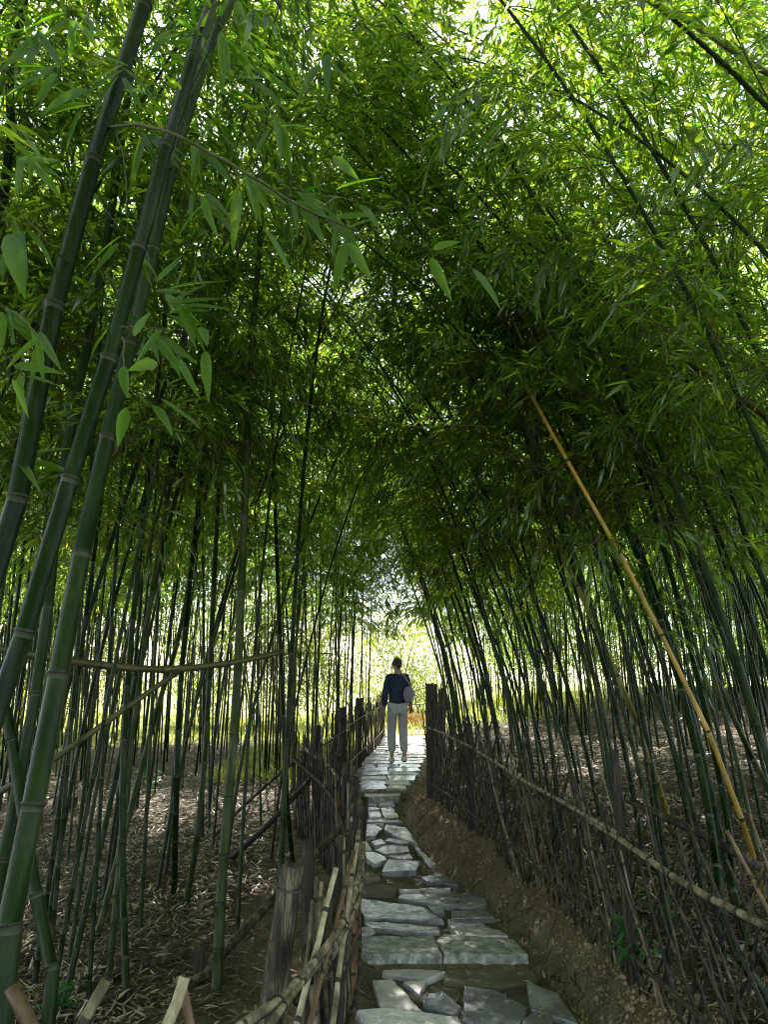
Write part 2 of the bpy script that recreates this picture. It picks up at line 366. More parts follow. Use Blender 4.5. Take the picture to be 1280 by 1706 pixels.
# ------------------------------------------------------------------ paving stones
def stone(poly, thick, m, label, zoff=.012, group=None, cat='paving stone', name='flagstone', tilt=0.012):
    poly = np.asarray(poly, float); c = poly.mean(0)
    if name == 'flagstone': poly = c+(poly-c)*1.05
    out = []
    for i in range(len(poly)):
        a, b = poly[i], poly[(i+1) % len(poly)]; L = np.linalg.norm(b-a); k = max(2, int(L/.045))
        nrm = np.array([b[1]-a[1], a[0]-b[0]])/max(L, 1e-6)
        for j in range(k):
            t = j/k; out.append(a*(1-t)+b*t + nrm*RS.normal(0, .0035 if j else .001))
    out = np.array(out); n = len(out)
    g = RS.normal(0, tilt, 2)
    zc = float(zp(c[1])) + zoff
    def top(p, d=0): return zc + (p-c)@g + d + fbm(p[..., 0]*9, p[..., 1]*9, 3, 77)*.012
    rings = []
    ctr = c
    for s, dz in ((1.02, -thick), (1.0, -.007), (.982, -.001)):
        q = ctr+(out-ctr)*s; rings.append(np.c_[q, top(q, dz)])
    for s in (.9, .5, .22):
        q = ctr+(out-ctr)*s; rings.append(np.c_[q, top(q)])
    V = np.vstack(rings+[np.array([[*ctr, float(top(ctr))]])])
    V = V - np.array([c[0], c[1], zc]); Fs = []
    for r in range(5):
        for j in range(n):
            k = (j+1) % n; Fs.append((r*n+j, r*n+k, (r+1)*n+k, (r+1)*n+j))
    for j in range(n): Fs.append((5*n+j, 5*n+(j+1) % n, 6*n))
    # make winding face up
    A = np.cross(np.r_[out[1]-out[0]], out[2]-out[1]) if False else 0
    area = sum(out[i][0]*out[(i+1) % n][1]-out[(i+1) % n][0]*out[i][1] for i in range(n))
    if area < 0: Fs = [f[::-1] for f in Fs]
    o = mesh_obj(name, V, Fs, m, smooth=False)
    o.location = (c[0], c[1], zc)
    tag(o, label, cat, group); return o
flat = lambda zo: (lambda x, y: zp(y)+zo)
def pix_poly(pp, zo): return [hit(a, b, flat(zo))[:2] for a, b in pp]
ST = [
 ([(594,1494),(704,1510),(735,1532),(663,1532),(611,1531)], 's', .04, .03, 'broad pale grey slab tapering rightwards, behind the long thin strip by the left fence'),
 ([(610,1532.5),(728,1544),(730,1551),(690,1551),(617,1546)], 's', .04, .03, 'long thin pale strip of slate lying against the step on its left half'),
 ([(582,1544),(617,1543),(624,1552),(583,1563)], 'p', .04, .04, 'small near-white wedge of stone sticking out from the left fence above the step'),
 ([(601,1563),(630,1557),(723,1558),(737,1593),(615,1594),(603,1588)], 'g', .09, .055, 'darker rough block forming the left half of the near step'),
 ([(728,1563),(739,1554),(856,1563),(880,1593),(740,1594)], 'g', .09, .055, 'rough grey block forming the right half of the near step'),
 ([(749,1540),(806,1540),(832,1550),(845,1559),(766,1559)], 's', .03, .02, 'flat grey slate touching the right half of the near step from behind'),
 ([(747,1532),(805,1531),(805,1538),(749,1538.5)], 'b', .03, .03, 'very narrow bluish strip of slate, second behind the right step block'),
 ([(754,1517),(808,1515),(823,1527),(754,1530.5)], 'b', .04, .03, 'bluish grey slate with a pointed right end behind the narrow bluish strip'),
 ([(711,1508),(739,1511),(740,1520),(722,1519)], 'b', .03, .02, 'small dull slate chip between the broad pale slab and the pointed bluish slate'),
 ([(665,1495),(673,1487),(801,1488),(808,1505),(780,1511),(704,1504)], 'b', .05, .035, 'long wide blue-grey slate spanning the middle of the path above the chip'),
 ([(667,1481),(749,1477),(749,1482),(670,1485.5)], 'p', .04, .04, 'thin white strip of stone along the back of the long wide blue-grey slate'),
 ([(703,1460),(739,1452),(770,1471),(763,1475),(711,1467)], 'b', .05, .035, 'rippled dark slate alone at the right edge of the path below the dirt bank'),
 ([(641,1613),(697,1612),(740,1620),(711,1631),(641,1620)], 'p', .04, .03, 'flat white stone with a pointed right end just in front of the near step'),
 ([(673,1636),(710,1634),(699,1656)], 's', .03, .02, 'small triangular grey stone below the pointed white stone'),
 ([(622,1634),(653,1632),(703,1684),(637,1679)], 'p', .04, .03, 'speckled white slab slanting to the right beside the small triangular stone'),
 ([(594,1684),(637,1680),(759,1692),(773,1716),(618,1716)], 's', .05, .04, 'long pale slab along the bottom edge of the picture, nearest of all on the left'),
 ([(708,1656),(739,1651),(766,1677),(756,1689),(706,1675)], 'b', .04, .02, 'small rounded blue slate between the speckled slab and the large dark slate'),
 ([(775,1642),(825,1649),(876,1679),(863,1712),(797,1712),(773,1694)], 'b', .04, .03, 'large dark blue-grey slate with fine cracks at the bottom of the path'),
 ([(880,1637),(931,1656),(962,1703),(887,1680)], 'b', .03, .02, 'blue slate with a long pointed tip at the near right edge of the path'),
 ([(873,1697),(890,1685),(919,1687),(923,1714),(871,1714)], 'b', .03, .02, 'half buried blue slate cut by the bottom edge below the pointed blue slate'),
 ([(745,1604),(800,1602),(885,1608),(893,1630),(830,1641),(745,1635)], 'm', .03, .006, 'muddy brown sunken stone just below the right half of the near step'),
 ([(641,1443),(649,1431),(700,1434),(692,1450),(639,1452)], 'b', .07, .06, 'thick raised grey block with a chipped right corner, alone in the path below the bend'),
 ([(608,1419),(621,1418),(642,1426),(643,1432),(625,1439),(611,1430)], 's', .05, .035, 'six-sided pale slate to the upper left of the raised block, by the left fence'),
 ([(625,1414),(649,1406.5),(678,1410),(682,1420),(643,1423)], 's', .05, .04, 'oval pale slate lying directly behind the raised block'),
 ([(645,1424.5),(682,1421.5),(687,1430),(662,1430)], 's', .04, .025, 'white sliver squeezed between the oval slate and the raised block'),
 ([(608,1399),(611,1400),(619,1415),(608,1417)], 'p', .03, .03, 'narrow white triangle against the left fence beside the oval slate'),
 ([(619,1402),(635,1397.5),(643,1404),(627,1408)], 's', .03, .03, 'small pale stone behind the oval slate towards the left fence'),
 ([(642,1400),(647,1395.5),(674,1400),(682,1404),(672,1406)], 'b', .04, .03, 'slim bluish slate behind the oval slate on its right'),
 ([(641,1381),(645,1373),(674,1378),(686,1388),(695,1405),(662,1394)], 's', .04, .035, 'large leaf-shaped pale slate along the right edge of the path bend'),
 ([(689,1409),(695,1409),(731,1445),(718,1446)], 'b', .05, .035, 'long narrow blue slab lying slantwise along the foot of the dirt bank'),
 ([(607,1372),(623,1372),(637,1380),(625,1393),(609,1393)], 's', .04, .03, 'broad pale slate against the left fence, level with the leaf-shaped slate'),
 ([(625,1371),(639,1370),(639,1376.5)], 'p', .03, .03, 'tiny white triangle behind the broad pale slate'),
 ([(609,1365),(661.5,1365.3),(669,1369.3),(609,1369.3)], 'b', .04, .03, 'thin grey strip crossing the whole width of the path'),
 ([(634,1344.5),(653.5,1344),(663.6,1361.4),(642,1364)], 's', .04, .03, 'pale squarish slate on the right, just behind the thin crossing strip'),
 ([(614,1351),(633,1350.5),(635,1361.5),(616,1362)], 's', .04, .03, 'pale squarish slate on the left, just behind the thin crossing strip'),
 ([(611,1343.5),(631,1345),(632,1348.5),(611,1349)], 's', .03, .03, 'low pale strip behind the two squarish slates'),
 ([(612,1333),(630,1333.5),(629,1341),(612,1341)], 'b', .03, .03, 'dull grey slate below the far step at its left end'),
 ([(631.5,1333.2),(655.5,1333.4),(657,1340),(632,1341)], 's', .03, .03, 'bright slate below the far step at its right end'),
]
ST += [([(606,1453),(622,1452),(634,1462),(632,1468),(606,1472)], 'm', .03, .02, 'dull brown-grey flag beside the left fence below the raised block'),
       ([(604,1476),(640,1472),(662,1478),(656,1490),(604,1491)], 'm', .03, .010, 'wide muddy flag sunk in the path above the broad pale slab')]
MATS = {'s': M['slate'], 'b': M['slate_blue'], 'g': M['granite'], 'm': M['mudstone']}
M['slate_pale'] = noise_mat('pale_slate', [(.3, (.30, .28, .31)), (.5, (.54, .50, .53)), (.7, (.74, .69, .70))], scale=6, rough=.35, rough2=.65, bump=.5, bscale=18, detail=10, dist=.01)
MATS['p'] = M['slate_pale']
for pp, m, th, zo, lab in ST:
    if m != 'g': zo = .010+zo*.28
    else: zo = .022
    stone(pix_poly(pp, zo), th, MATS[m], lab, zoff=zo, tilt=.008 if m == 'g' else .014, name='step_stone' if m == 'g' else 'flagstone')
# far step
stone(pix_poly([(607,1316),(668,1318),(665,1328),(609,1329)], .06), .10, M['granite'], 'long low block forming the far step', zoff=.07, name='step_stone')
# stones from the far step to the end of the path
def far_stones():
    y = 9.3; row = 0
    while y < 17.6:
        dy = RS.uniform(.28, .42) * (1+.02*(y-9)); x0, x1 = float(PL(y+dy/2))+.02, float(PR(y+dy/2))-.02
        if y > 13: x0 -= .05
        n = max(2, int(round((x1-x0)/RS.uniform(.34, .52))))
        cuts = np.linspace(x0, x1, n+1) + np.r_[0, RS.uniform(-.07, .07, n-1), 0]
        for k in range(n):
            a, b = cuts[k], cuts[k+1]; g = .014
            j = lambda: RS.uniform(-.035, .035)
            pl = [(a+g+j()*.6, y+g+j()), ((a+b)/2, y+g+j()), (b-g+j()*.6, y+g+j()), (b-g+j(), y+dy-g+j()), (a+g+j(), y+dy-g+j())]
            where = 'in front of the walking person' if y < 11.2 else ('around and behind the walking person' if y < 14 else 'at the far end of the path near the straw mound')
            stone(pl, .04, MATS['s'] if RS.rand() < .45 else M['slate_pale'], '%s flagstone from the left in the %s row of slabs beyond the far step' % (ORD[k] if k else 'first', ORD[row] if row else 'first'), zoff=.014, group='flagstones ' + where, tilt=.02)
        y += dy; row += 1
far_stones()

# ------------------------------------------------------------------ bamboo
def culm_mesh(mb, pts, r0, r1, spacing=.27, sides=10):
    """pts: fine polyline, adds nodes: materials 0 skin, 1 node, 2 bloom"""
    L = np.r_[0, np.cumsum(np.linalg.norm(np.diff(pts, axis=0), axis=1))]; T = L[-1]
    s = .06; nodes = []
    while s < T-.03:
        nodes.append(s); s += spacing*(.45+.75*min(1, s/1.6))*RS.uniform(.9, 1.1)
    ss = [0.]; mul = [1.08]; mi = []
    for nd in nodes:
        rr = np.interp(nd, [0, T], [r0, r1]); h = max(.0035, rr*.22)
        for d, m, q in ((-h*3.2, .985, 0), (-h*.8, 1.0, 2), (-h*.35, 1.12, 1), (h*.35, 1.13, 1), (h*.9, 1.0, 1)):
            t = nd+d
            if t <= ss[-1]+1e-4: continue
            ss.append(t); mul.append(m); mi.append(q)
    ss.append(T); mul.append(1); mi.append(0)
    ss = np.array(ss); c = np.stack([np.interp(ss, L, pts[:, k]) for k in range(3)], 1)
    c += np.array([0, 0, 0])
    mb.tube(c, np.interp(ss, [0, T], [r0, r1])*np.array(mul), sides, 0, True, mi)
    return [np.array([np.interp(nd, L, pts[:, k]) for k in range(3)]) for nd in nodes]

class Foliage:
    def __init__(s): s.O = []; s.D = []; s.N = []; s.l = []; s.w = []; s.tw = MB()
    def add(s, O, D, Nn, l, w): s.O.append(O); s.D.append(D); s.N.append(Nn); s.l.append(l); s.w.append(w)
    def branch(s, p, az, el, L, lscale=1.0, twigs=9, droop=1.3, bare=False, r=.0035, per=5, lim=None):
        n = 7; t = np.linspace(0, 1, n); e = el - droop*t**1.6*RS.uniform(.7, 1.2)
        azs = az + np.cumsum(RS.normal(0, .07, n))
        d = np.stack([np.cos(azs)*np.cos(e), np.sin(azs)*np.cos(e), np.sin(e)], 1)
        pts = p + np.vstack([[0, 0, 0], np.cumsum(d[:-1]*(L/(n-1)), 0)])
        s.tw.tube(pts, np.linspace(r, r*.3, n), 3, caps=False)
        if bare: return pts
        for i in range(twigs):
            q = .22 + .78*(i+RS.rand())/twigs; q = min(q, 1)
            o = np.array([np.interp(q, t, pts[:, k]) for k in range(3)]); dd = np.array([np.interp(q, t, d[:, k]) for k in range(3)])
            side = (1 if i % 2 else -1)*RS.uniform(.4, 1.0)
            if i == twigs-1: side = 0
            c_, s_ = math.cos(side), math.sin(side)
            td = np.array([dd[0]*c_-dd[1]*s_, dd[0]*s_+dd[1]*c_, dd[2]+RS.normal(0, .25)]); td /= np.linalg.norm(td)
            tl = RS.uniform(.10, .26)*(1.15-.4*q)
            e2 = o+td*tl*.6; e3 = o+td*tl+np.array([0, 0, -.25*tl])
            s.tw.tube([o, e2, e3], [r*.35, r*.28, r*.2], 3, caps=False)
            k = RS.randint(per-1, per+2)
            tt = RS.uniform(.35, 1, k); tt[0] = 1
            LO = np.where(tt[:, None] < .6, o+(e2-o)*(tt[:, None]/.6), e2+(e3-e2)*((tt[:, None]-.6)/.4))
            a = RS.uniform(-.75, .75, k); a[0] *= .2
            D = np.stack([td[0]*np.cos(a)-td[1]*np.sin(a), td[0]*np.sin(a)+td[1]*np.cos(a), np.full(k, td[2])-RS.uniform(.05, .95, k)], 1)
            Nn = np.array([0, 0, 1.]) + RS.normal(0, .38, (k, 3))
            l = RS.uniform(.075, .15, k)*lscale; s.add(LO, D, Nn, l, l*RS.uniform(.115, .165, k)+.001)
        return pts
    def build(s, parent, m, tm, name='crown'):
        """leaves and the twigs that carry them: ONE mesh"""
        V = []; idx = []; tot = []; mi = []; rn = []; nv = 0
        if s.O:
            O = np.vstack(s.O); n = len(O); V.append(leaf_verts(O, np.vstack(s.D), np.vstack(s.N), np.hstack(s.l), np.hstack(s.w), RS.uniform(.02, .22, n))); nv = n*6
            idx.append((np.arange(n)[:, None]*6 + np.array([0, 2, 1, 1, 2, 4, 3, 3, 4, 5])).ravel()); tot.append(np.tile([3, 4, 3], n)); mi.append(np.zeros(n*3, int)); rn.append(np.repeat(RS.rand(n), 3))
        if s.tw.V:
            V.append(np.vstack(s.tw.V)); f = s.tw.F; idx.append(np.concatenate([np.array(q) for q in f])+nv); tot.append(np.array([len(q) for q in f])); mi.append(np.ones(len(f), int)); rn.append(np.zeros(len(f)))
        if not V: return
        V = np.vstack(V).astype(np.float32); idx = np.concatenate(idx).astype(np.int32); tot = np.concatenate(tot)
        me = bpy.data.meshes.new(name); me.vertices.add(len(V)); me.vertices.foreach_set('co', V.ravel()); me.loops.add(len(idx)); me.loops.foreach_set('vertex_index', idx)
        me.polygons.add(len(tot)); me.polygons.foreach_set('loop_start', np.r_[0, np.cumsum(tot)[:-1]].astype(np.int32)); me.update(calc_edges=True)
        me.materials.append(m); me.materials.append(tm); me.polygons.foreach_set('material_index', np.concatenate(mi).astype(np.int32))
        me.polygons.foreach_set('use_smooth', np.ones(len(tot), bool)); at = me.attributes.new('rnd', 'FLOAT', 'FACE'); at.data.foreach_set('value', np.concatenate(rn).astype(np.float32))
        o = bpy.data.objects.new(name, me); COL.objects.link(o); o.parent = parent; return o

def bamboo_parts(root, pts, r0, r1, cm, crown0, density=1.0, lscale=1.0, spacing=.27, sides=8, leafm=None, blen=1.0, bias=None, bare=True, lens=None, twigs=16):
    """pts relative to root"""
    mb = MB(); nodes = culm_mesh(mb, pts, r0, r1, spacing, sides)
    mb.build('culm', [cm, M['node'], M['bloom']], root)
    f = Foliage(); top = pts[-1][2]; tot = len(nodes); flip = 0
    for i, nd in enumerate(nodes):
        z = nd[2]; flip += math.pi+RS.normal(0, .5)
        if z < crown0:
            if bare and z > 1.1 and RS.rand() < .30:
                f.branch(nd, RS.uniform(0, 6.28), RS.uniform(.1, .8), RS.uniform(.2, .6), bare=True, r=.002, droop=.5)
            continue
        q = (z-crown0)/max(top-crown0, .1); q = min(q, 1)
        L = blen*(.55+.75*math.sin(math.pi*min(1, .15+q*.8)))*RS.uniform(.7, 1.15)*(1-.35*q)
        for b in range(2 if RS.rand() < density else 1):
            az = flip + b*RS.uniform(.6, 1.0)*(1 if RS.rand() < .5 else -1)
            if bias is not None and RS.rand() < .35: az = bias+RS.normal(0, .6)
            f.branch(nd, az, RS.uniform(.35, .95), L*(1 if b == 0 else .75), lscale, twigs=max(5, int(twigs*L)), droop=RS.uniform(.9, 1.7))
        if L > .3 and RS.rand() < .8*density:
            f.branch(nd, flip+RS.uniform(-1.5, 1.5), RS.uniform(-.1, .5), L*.7, lscale, twigs=max(5, int(twigs*L*.7)))
    f.branch(pts[-1], RS.uniform(0, 6.28), 1.0, .6, lscale, twigs=10)
    f.build(root, leafm or M['leaf'], M['twig'])

def curve_pts(h, lean, arch, wob=.06, n=60, direction=-1):
    """a culm h metres long: lean at the base (rad), arch added toward the tip (rad), in the local -x or +x direction"""
    t = np.linspace(0, 1, n); a = lean*sm(0, .25, t)*.6+lean*.4 + arch*t**2.2
    ph = RS.uniform(0, 6.28); tw = wob*np.sin(t*5+ph)
    d = np.stack([direction*np.sin(a), np.sin(tw)*.5, np.cos(a)], 1); d /= np.linalg.norm(d, axis=1)[:, None]
    return np.vstack([[0, 0, -.05], np.cumsum(d[:-1]*(h/(n-1)), 0)+[0, 0, -.05]])

# templates: (height, lean, arch, crown start, radius)
def make_template(h, lean, arch, crown0, r, cm, dens, name='bamboo'):
    root = empty(name, (0, 0, 0))
    bamboo_parts(root, curve_pts(h, lean, arch), r, r*.30, cm, crown0, dens, lscale=.86, blen=1.05, twigs=19)
    return root
def copy_tree(root):
    r = root.copy(); COL.objects.link(r)
    for ch in list(root.children):
        c = ch.copy(); COL.objects.link(c); c.parent = r
    return r
STR, MED, ARC = [], [], []
for i in range(9):   # nearly upright
    STR.append(make_template(RS.uniform(5.6, 7.2), RS.uniform(-.03, .05), RS.uniform(.1, .45), RS.uniform(2.1, 3.1), RS.uniform(.012, .021), [M['culm'], M['culm_dark']][i % 2], .9))
for i in range(7):   # leaning
    MED.append(make_template(RS.uniform(6.2, 7.4), RS.uniform(.12, .22), RS.uniform(.4, .7), RS.uniform(1.9, 2.6), RS.uniform(.012, .019), [M['culm'], M['culm_dark']][i % 2], 1.0))
for i in range(7):   # strongly arched over the path
    ARC.append(make_template(RS.uniform(6.2, 7.2), RS.uniform(.22, .34), RS.uniform(.75, 1.05), RS.uniform(1.7, 2.3), RS.uniform(.012, .018), [M['culm_dark'], M['culm']][i % 2], 1.0))
used = set()
def place(pool, x, y, yaw, s, label, group, tilt=0):
    src = pool[RS.randint(len(pool))]
    if src.name not in used: used.add(src.name); r = src
    else: r = copy_tree(src)
    r.location = (x, y, float(H(x, y))); r.rotation_euler = (0, tilt, yaw); r.scale = (s, s, s)
    tag(r, label, 'bamboo', group); return r

taken = []
def free(x, y, d):
    for a, b in taken:
        if (a-x)**2+(b-y)**2 < d*d: return False
    taken.append((x, y)); return True
LFX = lambda y: np.interp(y, [1.5, 2.25, 2.5, 3.4, 4.2, 5, 6, 6.7, 7.5, 8.3, 11.6, 14.5, 20], [-1.6, -.5, -.28, -.14, -.13, -.2, -.39, -.6, -.86, -.67, -.36, -.06, 0])
def scatter_left(n):
    c = 0; tries = 0
    while c < n and tries < 9000:
        tries += 1
        y = RS.uniform(2.9, 17.0) if c > n*.45 else RS.uniform(3.0, 10.5)
        x = -RS.uniform(.35, 1)**1.0*(y*.62+1.0)
        if c % 3 == 0: x = float(LFX(y)) - RS.uniform(.3, 3.2)
        if x > LFX(y)-.28 or x < -11: continue
        if y < 4.2 and x > -1.3: continue
        px = 640+x/(y*CP)*F
        if y < 9 and 545 < px: continue
        if not free(x, y, .22+.012*y): continue
        zone = 'near' if y < 6.5 else ('mid' if y < 10.5 else 'far')
        lab = {'near': 'green bamboo standing on the leaf litter in the front of the left grove', 'mid': 'slender dark bamboo in the middle depth of the left grove', 'far': 'thin bamboo at the back of the left grove against the sunlit clearing'}[zone]
        near_edge = x > LFX(y)-1.6
        pool = MED if (near_edge and RS.rand() < .5 and y < 9 and y > 5.5) else STR
        yaw = math.pi+RS.normal(0, .5) if pool is MED else RS.uniform(0, 6.28)
        place(pool, x, y, yaw, RS.uniform(.85, 1.12), lab, {'near': 'bamboos in the front of the left grove', 'mid': 'bamboos in the middle of the left grove', 'far': 'bamboos at the back of the left grove'}[zone], RS.normal(0, .05)); c += 1
def scatter_right(n):
    c = 0; tries = 0
    while c < n and tries < 9000:
        tries += 1
        y = RS.uniform(2.2, 19) if c > n*.5 else RS.uniform(3.8, 11)
        off = RS.uniform(.15, 1)**1.5*(y*.42+1.6)
        if c % 4 == 0: off = RS.uniform(.15, 1.2)
        x = float(FX(y)) + off
        if x > 11: continue
        if y < 3.6 and off < .9: continue
        if x < 3.6 and y < 4.6 and y > 3.0 and c % 3: continue
        if not free(x, y, .20+.010*y): continue
        zone = 'near' if y < 6.5 else ('mid' if y < 11 else 'far')
        pool = ARC if off < 1.3 and y < 9.5 and RS.rand() < .65 else (MED if off < 3.2 else STR)
        yaw = RS.normal(0, .30) if pool is not STR else RS.uniform(0, 6.28)
        lab = {'near': 'dark leaning bamboo rising close behind the near right fence', 'mid': 'green bamboo leaning over the path from the right grove', 'far': 'thin bamboo at the back of the right grove'}[zone]
        place(pool, x, y, yaw, RS.uniform(.85, 1.12), lab, {'near': 'leaning bamboos behind the right fence', 'mid': 'bamboos in the middle of the right grove', 'far': 'bamboos at the back of the right grove'}[zone], RS.normal(0, .04)); c += 1
for i in range(13):   # the last culms beside the path on both sides, framing the opening
    y = 8.8+i*.55+RS.uniform(-.15, .15); x = float(LFX(y))-RS.uniform(.25, .8); taken.append((x, y)); place(STR, x, y, RS.uniform(0, 6.28), RS.uniform(.9, 1.1), None, None, RS.normal(.0, .03))
    if i % 2 == 0:
        x = float(FX(y+2))+RS.uniform(.15, .5); taken.append((x, y+2)); place(MED, x, y+2, RS.normal(0, .2), RS.uniform(.85, 1.0), None, None)
for i in range(9):
    y = 9.3+i*.62; x = float(LFX(y))-RS.uniform(.10, .38); taken.append((x, y)); place(STR, x, y, RS.uniform(0, 6.28), RS.uniform(.8, 1.0), None, None, RS.normal(.02, .02))
    if i % 2: continue
    y = 8.6+i*.7; x = float(FX(y))+RS.uniform(.12, .40); taken.append((x, y)); place(ARC if y < 9.5 else MED, x, y, RS.normal(0, .15), RS.uniform(.72, .95), None, None)
scatter_left(120)
scatter_right(128)

# individually placed culms
def hero(label, pts, r0, r1, cm, crown0=2.3, base=None, ext=2.5, dens=.9, lscale=1.0, spacing=.27, sides=14, blen=1.0, name='bamboo', bend=None, bare=False, twigs=15):
    W = [P(*p) for p in pts]
    if base is not None:
        b = np.array([base[0], base[1], float(H(base[0], base[1]))-.03]); W = [b]+W
    else:
        g = hit(pts[0][0], pts[0][1]); g[2] -= .03; W[0] = g
    W = np.array(W)
    if ext:
        d = W[-1]-W[-2]; d /= np.linalg.norm(d); bd = np.array(bend if bend is not None else (0, 0, 0))
        W = np.vstack([W, W[-1]+d*ext*.5+bd*.25, W[-1]+d*ext+bd])
    pts3 = spline(W, 70); root = empty(name, W[0]); L = pts3-W[0]
    bamboo_parts(root, L, r0, r1, cm, crown0-W[0][2], dens, lscale, spacing, sides, blen=blen, bare=bare, twigs=twigs)
    tag(root, label, 'bamboo'); return root, W[0]
hA, oA = hero('thickest dark bamboo culm leaning right at the left edge, bearing a long side branch', [(0,935,2.15),(45,680,2.15),(110,440,2.15),(175,200,2.15),(243,0,2.15)], .0345, .024, M['culm_dark'], crown0=4.3, base=(-1.55, 2.1), spacing=.52, bend=(.3, .2, -.2), sides=20)
hB, oB = hero('smooth slate-green bamboo culm just right of the thickest one, leaning the same way', [(2,1165,1.95),(100,850,1.98),(192,560,2.02),(262,295,2.06),(318,110,2.1),(352,0,2.12)], .028, .019, M['culm_dark'], crown0=4.4, base=(-1.38, 1.9), spacing=.36, sides=20, bend=(.3, .2, -.2))
hC, oC = hero('thick green bamboo culm rising from the bottom left corner behind the two leaning ones', [(0,1700,2.15),(20,1480,2.2),(62,1310,2.25),(120,1000,2.35),(160,810,2.45),(205,620,2.5),(250,440,2.55),(285,280,2.6)], .036, .018, M['culm'], crown0=3.6, base=(-1.12, 2.12), spacing=.36, ext=2.2, sides=20, bend=(.3, .2, -.2))
hero('medium bamboo culm behind the thick leaning ones', [(60,1150,3.1),(95,850,3.1),(130,640,3.1),(165,480,3.1),(210,180,3.1)], .026, .014, M['culm'], crown0=2.9, base=(-1.6, 3.05), spacing=.34)
hero('dark bamboo culm cut by the top left corner', [(10,300,3.2),(10,150,3.2),(42,0,3.2)], .03, .018, M['culm_dark'], crown0=3.2, base=(-2.0, 3.2), spacing=.34)
hero('straight upright green bamboo with pale shine standing alone left of the path', [(360,1655,3),(372,1430,4.08),(392,1190,4.1),(401,1000,4.1),(411,760,4.1),(421,560,4.12),(434,380,4.15),(446,150,4.2)], .027, .013, M['culm'], crown0=4.2, spacing=.35, ext=2, sides=14)
hero('thin green bamboo standing at the edge of the litter just behind the cut post', [(490,1450,3),(478,1330,5.9),(470,1150,5.9),(462,950,5.9),(455,750,5.9)], .019, .011, M['culm_dark'], crown0=2.6, spacing=.3)
hero('crooked green bamboo bending left across the litter beside the corner culm', [(88,1700,2.9),(70,1560,2.95),(45,1400,3),(20,1240,3.1),(0,1150,3.1)], .026, .018, M['culm'], crown0=3.0, base=(-1.47, 2.8), spacing=.35)
hero('slim bamboo rising from the bottom centre of the left litter', [(212,1660,4),(205,1500,4.2),(204,1300,4.2),(215,1100,4.3),(240,850,4.35),(262,640,4.4)], .020, .011, M['culm'], crown0=2.9, spacing=.3)
hero('slim bamboo crossing behind two others low in the left litter', [(110,1650,4),(150,1480,4.2),(185,1330,4.3),(222,1150,4.4),(262,950,4.5),(300,800,4.6)], .018, .010, M['culm'], crown0=2.7, spacing=.3)
hero('upright bamboo with its base in open litter right of the slim one', [(310,1500,5),(330,1380,5.3),(345,1200,5.4),(355,1000,5.5),(365,800,5.6)], .022, .012, M['culm'], crown0=2.8, spacing=.3)
hero('bamboo standing in the middle litter with its foot at a fallen branch', [(290,1490,5),(293,1340,5.2),(300,1150,5.2),(318,950,5.3),(340,760,5.4)], .023, .012, M['culm_dark'], crown0=2.8, spacing=.3)
hero('pale green bamboo leaning right out of the left litter', [(160,1560,4.6),(230,1300,5),(262,1180,5.2),(298,1060,5.4),(320,940,5.5)], .021, .012, M['culm'], crown0=2.9, spacing=.3)
# right: golden and dark leaning culms
hero('golden brown bamboo arching left across the right grove', [(1278,1500,3),(1245,1390,3.8),(1195,1250,3.75),(1128,1110,3.7),(1070,990,3.65),(1010,880,3.6),(950,775,3.6),(900,685,3.65),(850,600,4.3)], .0138, .008, M['culm_gold'], crown0=3.5, spacing=.42, ext=.5, bend=(-.4, 0, -.2))
hero('yellow-green bamboo with bent foot left of the golden one', [(1120,1375,3),(1085,1270,4.9),(1052,1180,4.95),(1000,1060,5),(955,960,5.1),(905,860,5.2),(850,760,5.3)], .022, .011, M['culm_yellow'], crown0=3.0, spacing=.3, ext=1.6, bend=(-.5, 0, -.3))
hero('thick dark bamboo leaning far left through the right canopy', [(1280,700,3.6),(1210,650,3.7),(1145,598,3.8),(1080,562,3.9),(1015,500,4.0),(925,432,4.2)], .020, .010, M['culm_brown'], crown0=3.7, base=(3.0, 3.4), spacing=.35, ext=1.3, bend=(-.3, 0, -.2))
hero('dark bamboo crossing the right canopy steeply', [(1290,1000,3.9),(1230,850,4.0),(1180,730,4.1),(1140,620,4.2),(1080,400,4.3),(1010,300,4.4),(930,190,4.5),(880,125,4.6)], .015, .007, M['culm_dark'], crown0=3.2, base=(2.9, 3.8), spacing=.33, ext=1.0, bend=(-.3, 0, -.2))
hero('brown bamboo crossing the top right corner', [(1650,520,2.9),(1440,250,2.95),(1280,122,3.0),(1190,65,3.1),(1130,25,3.15),(1085,0,3.2)], .018, .012, M['culm_brown'], crown0=5.0, base=(2.95, 2.75), spacing=.35, ext=1.2, bend=(-.3, 0, -.2))
hero('dark bamboo next to the golden one, its foot just behind the fence', [(1215,1560,3.3),(1190,1400,3.6),(1150,1200,3.8),(1090,1000,4.0),(1020,820,4.3),(960,700,4.5)], .022, .011, M['culm_dark'], crown0=3.2, base=(1.68, 3.3), spacing=.3, ext=1.4, bend=(-.5, 0, -.2))
hero('slim dark bamboo close beside the foot of the golden one', [(1235,1540,3.5),(1215,1380,3.7),(1180,1200,3.9),(1120,960,4.1),(1060,760,4.3)], .020, .010, M['culm_dark'], crown0=3.2, base=(1.82, 3.5), spacing=.3, ext=1.5, bend=(-.5, 0, -.2))
hero('olive bamboo at the right edge of the grove floor', [(1290,1330,4.2),(1245,1240,4.4),(1190,1120,4.5),(1140,960,4.6),(1100,800,4.8)], .018, .010, M['culm'], crown0=3.0, base=(2.6, 4.2), spacing=.3, ext=1.5, bend=(-.5, 0, -.2))
